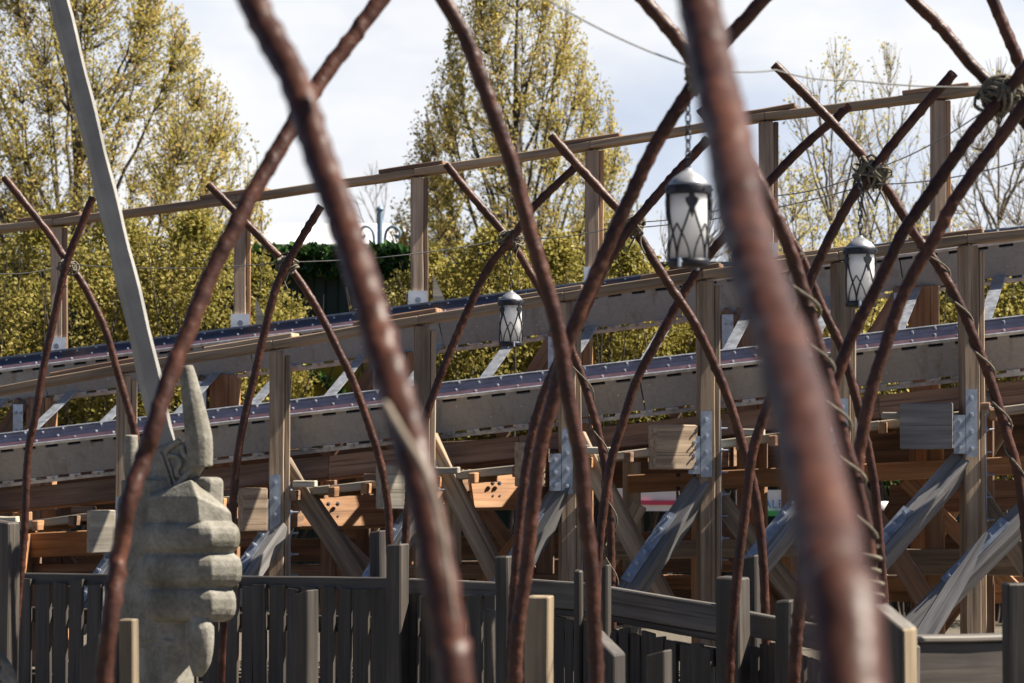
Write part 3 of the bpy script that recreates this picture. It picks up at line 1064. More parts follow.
# struts leaning left "/" with steel plates
for (x0, y0, x1, y1, o1) in ((962, 463, 846, 596, -0.45), (702, 486, 630, 592, -0.35), (564, 488, 505, 590, -0.3), (279, 528, 236, 592, -0.3),
                             (826, 478, 752, 572, -0.35), (1100, 440, 916, 626, -0.5), (420, 505, 365, 600, -0.3), (126, 548, 80, 620, -0.3)):
    a, b = PL(x0 + 1.5, y0 - 2, 0.0), PL(x1, y1, o1)
    b = a + (b - a) * 1.12
    st = beam("diagonal_brace", a, b, 0.135, 0.12, SU, M['bluewood'], rc)
    dd = (b - a)
    D = dd.normalized()
    side = (SU - D * SU.dot(D)).normalized()
    out = D.cross(side).normalized()
    if out.y > 0:
        out = -out
    c = a + dd * 0.58 + side * 0.028 + out * 0.066
    plate_bolts(c, side * 0.040, D * 0.27, out, 6, 1, M['galvdark'], "steel_plate", st)

# braces leaning right "\"
for (x0, y0, x1, y1, m) in ((282, 462, 362, 582, 'wood'), (427, 437, 500, 580, 'wood'), (576, 436, 660, 592, 'wood'), (712, 492, 790, 590, 'wood'),
                            (972, 486, 1050, 600, 'wood'), (130, 490, 205, 600, 'brown'), (845, 470, 925, 600, 'brown')):
    a, b = PL(x0, y0, 0.12), PL(x1, y1, 0.12)
    b = a + (b - a) * 1.15
    br = beam("diagonal_brace", a, b, 0.13, 0.10, U, M[m], rc)
# split weathered board leaning at right
a, b = PL(987, 533, -0.55), PL(922, 640, -0.75)
mb = MB()
X = (b - a)
S1 = V((0.86, 0.1, 0.5)).normalized()
S1 = (S1 - X.normalized() * S1.dot(X.normalized())).normalized()
T1 = X.normalized().cross(S1).normalized()
prof = [(0, 0.004, -0.012), (0.06, 0.012, -0.022), (0.2, 0.024, -0.034), (0.33, 0.046, -0.04), (0.5, 0.052, -0.055), (0.75, 0.06, -0.058), (1.3, 0.06, -0.062)]
vs = []
for t, l, r_ in prof:
    for (s, q) in ((l, 0.02), (r_, 0.02), (r_, -0.02), (l, -0.02)):
        vs.append(a + X * t + S1 * s + T1 * q)
fs = [(0, 1, 2, 3)] + [(i * 4 + k, i * 4 + (k + 1) % 4, i * 4 + 4 + (k + 1) % 4, i * 4 + 4 + k) for i in range(len(prof) - 1) for k in range(4)]
mb.add(vs, fs)
sb = mb.build("split_board", M['bluewood'])
_q = Matrix((X.normalized(), S1, T1)).transposed().to_4x4()
_q.translation = a
sb.data.transform(_q.inverted())
sb.matrix_basis = _q
adopt(sb, rc)

# inner bents: gusset boards, girts, posts and cross bracing further in
for (x0, y0, x1, y1, th, o, m) in ((-60, 548, 120, 542, 0.18, 0.95, 'orange'), (300, 515, 392, 509, 0.24, 0.9, 'orange'), (470, 494, 540, 489, 0.26, 0.9, 'orange'),
                                   (628, 484, 800, 476, 0.125, 0.85, 'orange'), (840, 474, 1090, 462, 0.12, 0.85, 'orange'), (150, 536, 260, 530, 0.2, 0.95, 'orange'),
                                   (-60, 570, 250, 571, 0.10, 1.0, 'brown'), (240, 571, 520, 572, 0.10, 1.0, 'brown'), (470, 582, 660, 580, 0.10, 1.1, 'brown'),
                                   (600, 551, 800, 547, 0.12, 0.75, 'wood'), (640, 582, 1090, 584, 0.10, 1.4, 'orange'), (780, 541, 900, 538, 0.10, 1.1, 'brown'),
                                   (860, 561, 1090, 563, 0.17, 0.7, 'wood'), (840, 592, 1090, 596, 0.12, 1.5, 'orange'), (890, 500, 1090, 492, 0.2, 1.3, 'brown')):
    a, b = PL(x0, y0, o), PL(x1, y1, o)
    fn = N
    if m == 'orange' and th > 0.12 and x1 - x0 < 130:
        # gusset boards stand askew to the track and lean back a little
        mid = (a + b) / 2
        hd = V((0.94, 0.34, 0)) * ((b - a).length / 2)
        a, b = mid - hd, mid + hd
        fn = V((-0.3, 0.86, -0.4))
    g_ = beam("girt_board", a, b, 0.05, th, fn, M[m], rc)
    if m == 'orange' and th > 0.12:
        for k in range(4):
            q = a.lerp(b, 0.30 + 0.10 * (k // 2)) + V((0, 0, 0.045 * (1 if k % 2 else -1))) - g_.matrix_basis.to_3x3() @ V((0, 0.024, 0))
            nq = -(g_.matrix_basis.to_3x3() @ V((0, 1, 0)))
            mb = MB()
            mb.tube([q, q + nq * 0.012], 0.015, 6, smooth=False)
            mb.tube([q + nq * 0.012, q + nq * 0.022], 0.008, 6)
            mb.build("bolt", M['iron'], g_)
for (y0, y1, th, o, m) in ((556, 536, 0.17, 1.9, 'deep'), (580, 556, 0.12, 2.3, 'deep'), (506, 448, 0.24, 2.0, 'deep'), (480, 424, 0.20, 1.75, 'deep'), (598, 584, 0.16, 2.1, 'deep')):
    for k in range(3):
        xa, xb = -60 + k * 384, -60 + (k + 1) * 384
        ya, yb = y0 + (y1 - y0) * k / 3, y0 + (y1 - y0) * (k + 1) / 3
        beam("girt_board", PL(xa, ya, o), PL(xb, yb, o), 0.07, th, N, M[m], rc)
for (px, o, m) in ((22, 0.9, 'orange'), (52, 1.1, 'brown'), (140, 0.95, 'orange'), (330, 1.0, 'brown'), (452, 1.0, 'pale'), (545, 1.15, 'brown'), (632, 1.2, 'pale'), (700, 0.95, 'orange'),
                   (790, 1.1, 'orange'), (925, 1.25, 'orange'), (935, 0.95, 'orange'), (985, 1.0, 'brown'), (365, 1.6, 'brown'), (205, 1.3, 'brown')):
    t = PL(px, 490, o)
    top = PL(px, interp(LG, px) + 12, o)
    beam("support_post", ground_at(t), top, 0.11, 0.11, U, M[m], rc)
for i, (x0, y0, x1, y1, o, m) in enumerate(((560, 490, 470, 600, 1.0, 'orange'), (470, 490, 565, 620, 1.2, 'brown'), (690, 490, 775, 610, 1.2, 'brown'), (905, 480, 1045, 620, 1.0, 'orange'),
                                            (1040, 500, 930, 640, 1.3, 'brown'), (790, 600, 700, 505, 1.25, 'orange'), (320, 520, 400, 600, 1.3, 'pale'), (640, 505, 580, 620, 1.0, 'pale'),
                                            (150, 520, 230, 610, 1.3, 'orange'), (220, 520, 170, 610, 1.1, 'brown'), (40, 520, 100, 610, 1.2, 'brown'))):
    a, b = PL(x0, y0, o), PL(x1, y1, o)
    if b.z > a.z:
        a, b = b, a
    b = a + (b - a) * 1.2
    beam("diagonal_brace", a, b, 0.10, 0.06, U, M[m], rc)

rb = random.Random(77)
for k in range(16):
    px = -30 + k * 70 + rb.uniform(-20, 20)
    o = rb.uniform(1.45, 2.5)
    y0 = interp(LG, px) + rb.uniform(25, 50)
    sx = rb.choice((-1, 1)) * rb.uniform(50, 95)
    if 540 < px < 850:
        continue
    a, b = PL(px, y0, o), PL(px + sx, y0 + rb.uniform(95, 140), o)
    beam("diagonal_brace", a, b, 0.11, 0.06, U, M[rb.choice(('brown', 'orange', 'deep', 'wood'))], rc)
# ------------------------------------------------------------------ fence
def picket_fence(pts, label, plank_h=0.05, seed=1, drop=0.02, pw=(0.06, 0.095), posts=(), two_rails=True, step=0, gap=(0.014, 0.038)):
    """pts: (px, py, depth) of the top edge of the upper rail"""
    rnd = random.Random(seed)
    ps = [P(*p) for p in pts]
    e = empty("picket_fence", (ps[0].x, ps[0].y, 0))
    tag(e, label, "fence", "dark picket fence runs round the coaster")
    panel = MB()
    for a, b in zip(ps[:-1], ps[1:]):
        D = (b - a)
        Dh = V((D.x, D.y, 0))
        L = Dh.length
        u = Dh / L
        n = V((u.y, -u.x, 0))
        if n.y > 0:
            n = -n
        dz = V((0, 0, plank_h / 2))
        beam("rail", a - dz - n * 0.03, b - dz - n * 0.03, 0.05, plank_h, n, M['fence_rail'], e)
        if step:
            q = V((0, 0, plank_h + step / 2 + 0.003))
            beam("rail", a - q - n * 0.042, b - q - n * 0.042, 0.045, step, n, M['fence_rail'], e)
        for zz in (0.72, 0.28):
            qa, qb = V((a.x, a.y, a.z * zz)), V((b.x, b.y, b.z * zz))
            beam("rail", qa - n * 0.045, qb - n * 0.045, 0.045, 0.09, n, M['fence'], e)
        s = 0.02
        while s < L - 0.05:
            wd = rnd.uniform(*pw)
            t = (s + wd / 2) / L
            c = a.lerp(b, t)
            top = c.z - plank_h - step - drop + rnd.uniform(-0.02, 0.02)
            tl = rnd.uniform(-0.012, 0.012)
            off = n * rnd.uniform(0.012, 0.03)
            hw = u * wd / 2
            zt = V((0, 0, rnd.uniform(-0.006, 0.006)))
            B = V((c.x, c.y, 0.03)) + off - n * 0.008
            T = V((c.x, c.y, top)) + off - n * 0.008 + u * tl
            th = n * 0.011
            vs = [B - hw - th, B + hw - th, B + hw + th, B - hw + th, T - hw - th - zt, T + hw - th + zt, T + hw + th + zt, T - hw + th - zt]
            panel.add(vs, [(0, 3, 2, 1), (4, 5, 6, 7), (0, 1, 5, 4), (1, 2, 6, 5), (2, 3, 7, 6), (3, 0, 4, 7)])
            s += wd + rnd.uniform(*gap)
    po = panel.build("picket_panel", M['picket'], e)
    for (px, py, d, wpx, ang, m) in posts:
        t = P(px, py, d)
        ww = wpx * d / F_PX
        s = V((math.cos(ang), math.sin(ang), 0))
        beam("fence_post", V((t.x, t.y, 0)), t, ww, ww * 1.1, s, M[m], e, bev=0.008, cut=(0, random.uniform(-0.01, 0.01)))
    return e

picket_fence([(-60, 573, 14.6), (18, 573, 14.4), (392, 578, 13.1)], "dark picket fence run behind the carved fist with narrow gaps", plank_h=0.07, seed=3, drop=-0.022,
             posts=((7, 521, 12.9, 19, -0.35, 'fence'), (398, 544, 12.8, 17, -0.45, 'fence'), (378, 531, 13.6, 13, -0.4, 'fence')), pw=(0.065, 0.115))
picket_fence([(405, 579, 12.9), (506, 583, 12.5)], "short dark picket fence run between the blurred bar and mid posts", plank_h=0.085, seed=5, drop=0.0, gap=(0.006, 0.02), posts=((505, 556, 12.2, 15, -0.5, 'fence'),))
picket_fence([(520, 579, 12.4), (590, 584, 12.0), (722, 606, 11.3)], "dark picket fence run with a wide plank top below the middle struts", plank_h=0.135, seed=8, step=0.035, pw=(0.06, 0.10), gap=(0.004, 0.016),
             posts=((579, 570, 11.9, 8, -0.4, 'fence'), (605, 566, 11.7, 10, -0.5, 'fence'), (733, 577, 11.0, 26, -0.5, 'fence')))
picket_fence([(735, 610, 11.2), (800, 622, 10.8), (880, 640, 10.2)], "dark picket fence run beside and behind the thickest blurred bar", plank_h=0.11, seed=9, pw=(0.06, 0.09), gap=(0.004, 0.016),
             posts=((752, 556, 11.6, 15, -0.45, 'fence'), (786, 600, 9.8, 17, -0.5, 'fence')))

# boarded run at lower right
e = empty("board_fence", (P(918, 640, 8.6).x, P(918, 640, 8.6).y, 0))
tag(e, "low dark boarded fence with a top edge coloured as sunlit at the lower right corner", "fence")
a, b = P(912, 642, 8.6), P(1010, 640, 8.9)
beam("board_panel", a - V((0, 0, 0.15)), b - V((0, 0, 0.15)), 0.04, 0.30, V((0, -1, 0)), M['fence'], e)
beam("board_panel", a - V((0, 0, 0.48)), b - V((0, 0, 0.48)), 0.04, 0.34, V((0, -1, 0)), M['fence'], e)
beam("cap_rail", a + V((0, 0, 0.012)), b + V((0, 0, 0.012)), 0.09, 0.022, V((0, -1, 0)), M['fence_rail'], e)  # lighter wood stands in for sunlight along the top edge
t = P(911, 645, 8.5)
beam("fence_post", V((t.x, t.y, 0)), t, 0.05, 0.06, V((1, 0, 0)), M['fence_rail'], e)
t = P(1017, 583, 8.4)
beam("fence_post", V((t.x, t.y, 0)), t, 0.088, 0.08, V((1, 0.1, 0)), M['fence'], e)

# single posts standing on the near side
def lone_post(px, py, d, wpx, ang, m, label, slope=0.0, deep=1.0):
    t = P(px, py, d)
    ww = wpx * d / F_PX
    s = V((math.cos(ang), math.sin(ang), 0))
    o = beam("timber_post", V((t.x, t.y, 0)), t, ww, ww * deep, s, M[m], None, bev=0.005, cut=(0, slope))
    tag(o, label, "post", "posts standing free on the near side of the fence")
    return o
lone_post(129, 619, 9.0, 15, -0.2, 'tan', "slim tan post in front of the carved wrist", deep=1.2)
lone_post(539, 596, 9.2, 24, -0.2, 'tan', "tan square post with a bright top, left of mid bottom", deep=1.3)
lone_post(306, 592, 10.6, 17, -0.55, 'fence', "charcoal post with a sunlit top in front of the left pickets", slope=0.012, deep=1.2)
lone_post(607, 641, 8.6, 30, -0.55, 'fence', "dark post with its top cut at a slant, right of the tan post", slope=-0.045, deep=0.8)
lone_post(659, 652, 9.2, 20, -0.5, 'fence', "short dark post with a pale top below the plank rail", slope=0.01)
lone_post(490, 610, 10.4, 10, -0.4, 'fence', "narrow dark post beside the blurred bar's foot")
lone_post(95, 640, 9.2, 22, -0.3, 'fence', "dark slanted top post left of the carved wrist", slope=0.03)
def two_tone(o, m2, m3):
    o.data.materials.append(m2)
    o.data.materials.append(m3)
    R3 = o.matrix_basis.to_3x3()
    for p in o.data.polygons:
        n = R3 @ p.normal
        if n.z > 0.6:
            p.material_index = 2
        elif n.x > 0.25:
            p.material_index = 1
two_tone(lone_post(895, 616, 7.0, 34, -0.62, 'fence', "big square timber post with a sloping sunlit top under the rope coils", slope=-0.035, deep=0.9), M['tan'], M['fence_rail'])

# ------------------------------------------------------------------ statue
DS = 9.5
K = DS / F_PX
def SP(px, py, dy=0.0):
    """statue point: picture position at the statue's depth, dy pixels further in"""
    return P(px, py, DS + (dy - (px - 165) * 0.35) * K)

base = V((SP(165, 600).x, SP(165, 600).y + 40 * K, 0))
st = empty("statue", base)
tag(st, "huge carved grey fist of a statue gripping an upright sword", "statue")

mb = MB()
zero = SP(0, 0)
def plan(poly, y0, y1, tilt=None):
    """prism with a plan outline (px, depth px) between two picture heights"""
    n = len(poly)
    vs = []
    for py in (y1, y0):
        for (x, dy) in poly:
            ty = (tilt(x) if tilt and py == y0 else 0)
            vs.append(SP(x, py + ty, dy))
    fs = [tuple(range(n - 1, -1, -1)), tuple(range(n, 2 * n))] + [(i, (i + 1) % n, n + (i + 1) % n, n + i) for i in range(n)]
    mb.add(vs, fs)
def rprism(poly, y0, y1, bev):
    """closed loft of a plan outline (px, depth px), drawn in towards its two ends so the edges are round"""
    cut = []
    n = len(poly)
    for k in range(n):                      # corners cut once
        (xa, ya), (xb, yb) = poly[k], poly[(k + 1) % n]
        cut += [(xa * 0.86 + xb * 0.14, ya * 0.86 + yb * 0.14), (xa * 0.14 + xb * 0.86, ya * 0.14 + yb * 0.86)]
    cx = sum(q[0] for q in cut) / len(cut)
    cy = sum(q[1] for q in cut) / len(cut)
    rings = []
    for f in (0, 0.12, 0.3, 0.55, 1.0):
        rings.append((y0 + bev * f, bev * (1 - math.sqrt(max(0.0, 1 - (1 - f) ** 2)))))
    rings += [(y1 - bev * f, bev * (1 - math.sqrt(max(0.0, 1 - (1 - f) ** 2)))) for f in (1.0, 0.55, 0.3, 0.12, 0)]
    vs, fs = [], []
    m = len(cut)
    for (y, ins) in reversed(rings):
        for (x, dy) in cut:
            L = math.hypot(x - cx, dy - cy)
            vs.append(SP(x + (cx - x) / L * ins * 1.1, y, dy + (cy - dy) / L * ins * 1.1))
    for r_ in range(len(rings) - 1):
        for k in range(m):
            k2 = (k + 1) % m
            fs.append((r_ * m + k, r_ * m + k2, (r_ + 1) * m + k2, (r_ + 1) * m + k))
    fs.append(tuple(range(m - 1, -1, -1)))
    fs.append(tuple(range((len(rings) - 1) * m, len(rings) * m)))
    mb.add(vs, fs)
def finger(y0, y1, xr, xl=148, bulge=0):
    rprism([(xl - 16, 34), (xl, -bulge), (xl + 58, 1 - bulge), (xr, 30), (xr, 60), (xr - 25, 84), (xl - 10, 84)], y0, y1, 13)
def hull(pts):
    bm = bmesh.new()
    for p in pts:
        bm.verts.new(SP(*p))
    bmesh.ops.convex_hull(bm, input=bm.verts)
    bm.verts.ensure_lookup_table()
    for k, v in enumerate(bm.verts):
        v.index = k
    mb.add([v.co.copy() for v in bm.verts], [tuple(v.index for v in f.verts) for f in bm.faces])
    bm.free()
hull([(149, 520, 2), (149, 497, 3), (152, 494, 10), (191, 480, 12), (197, 497, 1), (199, 521, 2), (205, 523, 8), (231, 513, 34), (232, 522, 34), (226, 526, 36),
      (226, 506, 60), (226, 526, 60), (150, 490, 70), (150, 521, 70), (193, 480, 60)])
finger(521, 554, 240, 149, 5)
finger(552.5, 588, 242, 149, 5)
finger(586, 622, 236, 150, 3)
# back of the hand
rprism([(120, 74), (117, 50), (124, 32), (144, 15), (162, 24), (200, 54), (200, 88), (135, 88)], 494, 636, 8)
plan([(124, 70), (121, 48), (130, 28), (150, 14), (180, 30), (190, 80), (135, 84)], 480, 640)
# thumb wrapped over the top, behind the index finger
rprism([(186, 30), (208, 22), (224, 40), (220, 64), (195, 66)], 477, 508, 6)
# heel of the hand, wrist and forearm
plan([(140, 26), (160, 12), (186, 20), (196, 44), (190, 74), (140, 76)], 612, 648)
for (y0, y1, xa, xb) in ((640, 700, 138, 194), (690, 760, 130, 198), (750, 830, 120, 204)):
    plan([(xa, 46), (xa + 8, 22), (xa + 28, 10), (xb - 16, 18), (xb, 44), (xb - 10, 78), (xa + 18, 84)], y0, y1)
fist = fuse(mb, "fist", M['stone'], 0.0042, 2, st)

mb = MB()
bs_ = SP(162, 820, 45)
for (z0, z1, r0, r1) in ((-0.05, 0.12, 0.42, 0.38), (0.10, 0.28, 0.33, 0.27)):
    mb.lathe([(0, z0), (r0, z0), (r1, z1), (0, z1)], 9, V((bs_.x, bs_.y, 0)), smooth=False)
mb.build("plinth", M['stone'], st)

# sword
def blade():
    mb = MB()
    ctrl = [(31, -110, 17), (59, 0, 19.5), (87, 115, 20.5), (115, 230, 21.5), (139, 330, 22.5), (161, 430, 23.5), (170, 478, 24)]
    fine = catmull([V(c) for c in ctrl], 18)
    spine = [(q.x, q.y) for q in fine]
    wpx = [q.z for q in fine]
    vs = []
    for (x, y), wd in zip(spine, wpx):
        hw = wd / 2
        hw *= 1 + 0.05 * math.sin(y * 0.071)
        for (dx, dy) in ((-hw, 38), (-hw * 0.5, 31), (hw * 0.74, 31), (hw, 38), (hw * 0.74, 46), (-hw * 0.5, 46)):
            vs.append(SP(x + dx, y - dx * 0.22, dy))
    tip = SP(22, -160, 38)
    n = len(spine)
    fs = []
    for i in range(n - 1):
        for k in range(6):
            k2 = (k + 1) % 6
            fs.append((i * 6 + k, (i + 1) * 6 + k, (i + 1) * 6 + k2, i * 6 + k2))
    vs.append(tip)
    for k in range(6):
        fs.append((len(vs) - 1, k, (k + 1) % 6))
    mb.add(vs, fs)
    return mb.build("sword_blade", M['blade'], st)
blade()
mb = MB()
def tubepx(pts, rad, sides=12):
    mb.tube(catmull([SP(*p) for p in pts], 0.012), [r * K for r in interp_list(rad, len(catmull([SP(*p) for p in pts], 0.012)))], sides)
def interp_list(r, n):
    return [r[min(int(i / max(n - 1, 1) * (len(r) - 1)), len(r) - 2)] * (1 - ((i / max(n - 1, 1) * (len(r) - 1)) - min(int(i / max(n - 1, 1) * (len(r) - 1)), len(r) - 2)))
            + r[min(int(i / max(n - 1, 1) * (len(r) - 1)), len(r) - 2) + 1] * ((i / max(n - 1, 1) * (len(r) - 1)) - min(int(i / max(n - 1, 1) * (len(r) - 1)), len(r) - 2)) for i in range(n)]
tubepx([(186, 366, 30), (190, 385, 30), (195, 415, 31), (199, 440, 32), (199, 466, 34)], [7, 10, 12.5, 14, 14])
tubepx([(199, 455, 34), (185, 474, 36), (165, 484, 38)], [12, 12, 12])
tubepx([(131, 435, 44), (131, 452, 44), (133, 475, 44), (142, 492, 44)], [7, 8, 9, 10])
hull([(146, 452, 34), (160, 446, 26), (178, 440, 26), (196, 448, 30), (196, 464, 30), (172, 494, 24), (150, 494, 28), (146, 470, 34),
      (146, 452, 56), (178, 440, 56), (196, 448, 52), (196, 464, 52), (172, 496, 56), (150, 496, 56)])
fuse(mb, "crossguard", M['stone'], 0.006, 2, st)
mb = MB()
# frame ribs and the twisted motif, standing proud on the guard
for pts, r_ in ([[(160, 452, 25), (166, 470, 23), (172, 490, 21)], 1.7], [[(165, 452, 25), (171, 470, 23), (176, 486, 21)], 1.7],
                [[(164, 452, 24), (171, 446, 24), (180, 440, 24)], 3.2], [[(175, 488, 20), (184, 478, 22), (195, 464, 26)], 3.4],
                [[(169, 456, 24), (177, 457, 21), (180, 464, 20), (176, 470, 20), (178, 477, 20)], 2.6], [[(182, 446, 24), (184, 455, 21), (190, 460, 23), (186, 467, 22)], 2.6]):
    tubepx(pts, [r_, r_])
fuse(mb, "guard_carving", M['stone'], 0.004, 1, st)
mb = MB()
tubepx([(198, 612, 12), (201, 626, 10), (203, 645, 10), (202, 662, 12), (198, 676, 14)], [9, 13, 11, 9, 4])
tubepx([(190, 620, 14), (191, 650, 14), (196, 676, 14)], [5, 6, 3])
fuse(mb, "pommel", M['stone'], 0.006, 2, st)
# carved braid in the bottom left corner
mb = MB()
for k in range(5):
    c = [(-30 + 2 * k, 664 + 15 * k, 24), (-12, 654 + 14 * k, 8 - k), (4 + k, 662 + 16 * k, 2 - k), (14 + k, 684 + 17 * k, 4), (19, 712 + 18 * k, 14)]
    tubepx(c, [5, 5, 5, 4.5, 4])
tubepx([(-12, 690, 30), (-10, 740, 30), (0, 830, 32), (20, 960, 40)], [14, 26, 38, 44])
tubepx([(20, 900, 40), (90, 900, 50), (160, 880, 50)], [40, 40, 40])
fuse(mb, "braid", M['stone'], 0.0055, 1, st)

# ------------------------------------------------------------------ green wall, ivy, signs
WD = 24.0
def wall():
    e = empty("corrugated_wall", (0, WD, 0))
    tag(e, "dark green corrugated sheet wall behind the coaster", "wall")
    mb = MB()
    top = zof(267, WD)
    x = -16.0
    prof = [(0, 0), (0.10, 0), (0.13, -0.035), (0.21, -0.035), (0.24, 0)]
    pts = []
    while x < 16:
        for a, b in prof[:-1]:
            pts.append((x + a, WD + b))
        x += 0.24
    vs = [V((a, b, 0)) for a, b in pts] + [V((a, b, top)) for a, b in pts]
    n = len(pts)
    mb.add(vs, [(i, i + 1, n + i + 1, n + i) for i in range(n - 1)])
    mb.build("sheet_panel", M['wall'], e)
    beam("top_rail", V((-16, WD + 0.03, top + 0.03)), V((16, WD + 0.03, top + 0.03)), 0.12, 0.05, V((0, 1, 0)), M['wall'], e)
    for k in range(9):
        X_ = -15.5 + k * 3.9
        beam("wall_post", V((X_, WD + 0.12, 0)), V((X_, WD + 0.12, top)), 0.12, 0.12, V((1, 0, 0)), M['wall'], e)
wall()

# striped banner
def panel(name, px0, py0, px1, py1, d, mats, th=0.03):
    a, b = P(px0, py0, d), P(px1, py1, d)
    c = (a + b) / 2
    mb = MB()
    mb.box(c, V((abs(b.x - a.x) / 2, 0, 0)), V((0, th / 2, 0)), V((0, 0, abs(b.z - a.z) / 2)))
    o = mb.build(name, mats)
    recentre(o, V((c.x, c.y, min(a.z, b.z))))
    return o
def legs(o, xs, y, d):
    for x in xs:
        q = P(x, y, d)
        beam("leg", V((q.x, q.y + 0.05, 0)), V((q.x, q.y + 0.05, q.z)), 0.05, 0.05, V((1, 0, 0)), M['galvdark'], o)
bn = panel("banner", 606, 488, 676, 511, 21.9, M['white'])
tag(bn, "white banner with a red stripe before the dark green wall, between braces", "banner")
s1 = panel("stripe", 606, 500.5, 676, 505, 21.87, M['red'], 0.012)
adopt(s1, bn)
legs(bn, (612, 670), 492, 21.9)
sg = panel("sign_board", 736, 490, 791, 513, 21.9, M['white'])
tag(sg, "white sign board with blue letters ALE over a green strip", "sign")
s2 = panel("green_strip", 736, 511, 791, 516, 21.86, M['green'], 0.02)
adopt(s2, sg)
legs(sg, (741, 787), 494, 21.9)
fc = bpy.data.curves.new("letters", 'FONT')
fc.body = "ALE"
fc.size = 0.108
fc.extrude = 0.004
fc.space_character = 1.08
fc.align_x = 'RIGHT'
fo = bpy.data.objects.new("letters", fc)
COL.objects.link(fo)
pp = P(784, 508, 21.86)
fo.location = pp
fo.rotation_euler = (PI / 2, 0, 0)
fc.materials.append(M['blue'])
bpy.context.view_layer.update()
me = bpy.data.meshes.new_from_object(fo.evaluated_get(bpy.context.evaluated_depsgraph_get()))
COL.objects.unlink(fo)
lo = bpy.data.objects.new("letters", me)
COL.objects.link(lo)
lo.location = pp
lo.rotation_euler = (PI / 2, 0, 0)
adopt(lo, sg)
yb = panel("yellow_board", 270, 352, 408, 398, 23.6, M['yellow'])
tag(yb, "weathered mossy yellow board on the dark wall below the upper rail", "board")
# white rounded cap of an unidentified thing, on an added stem
mb = MB()
c = P(884, 516, 19.5)
mb.lathe([(0.0, 0.12), (0.05, 0.115), (0.09, 0.09), (0.105, 0.04), (0.105, -0.02), (0.09, -0.03), (0.0, -0.03)], 20, c)
mb.tube([V((c.x, c.y, 0)), c], 0.03, 8)
wc = mb.build("white_bollard", M['white'])
recentre(wc, V((c.x, c.y, 0)))
tag(wc, "small white round topped bollard behind the right struts", "light")

# ------------------------------------------------------------------ foliage
class Leaves:
    def __init__(s):
        s.mb = MB()
        s.t = []
    def leaf(s, p, size, rnd, tint, up=0.0):
        d = V((rnd.gauss(0, 1), rnd.gauss(0, 1), rnd.gauss(0, 1) + up))
        if d.length < 1e-3:
            d = V((1, 0, 0))
        d.normalize()
        q = V((rnd.gauss(0, 1), rnd.gauss(0, 1), rnd.gauss(0, 1)))
        b = d.cross(q)
        if b.length < 1e-3:
            b = d.cross(V((0, 0, 1)))
        b.normalize()
        w_ = size * rnd.uniform(0.28, 0.42)
        n = d.cross(b) * (size * 0.12)
        s.mb.add([p, p + d * size * 0.5 + b * w_ + n, p + d * size, p + d * size * 0.5 - b * w_ + n], [(0, 1, 2), (0, 2, 3)])
        s.t += [tint, tint]
    def build(s, name, mat, parent):
        return s.mb.build(name, mat, parent, s.t)

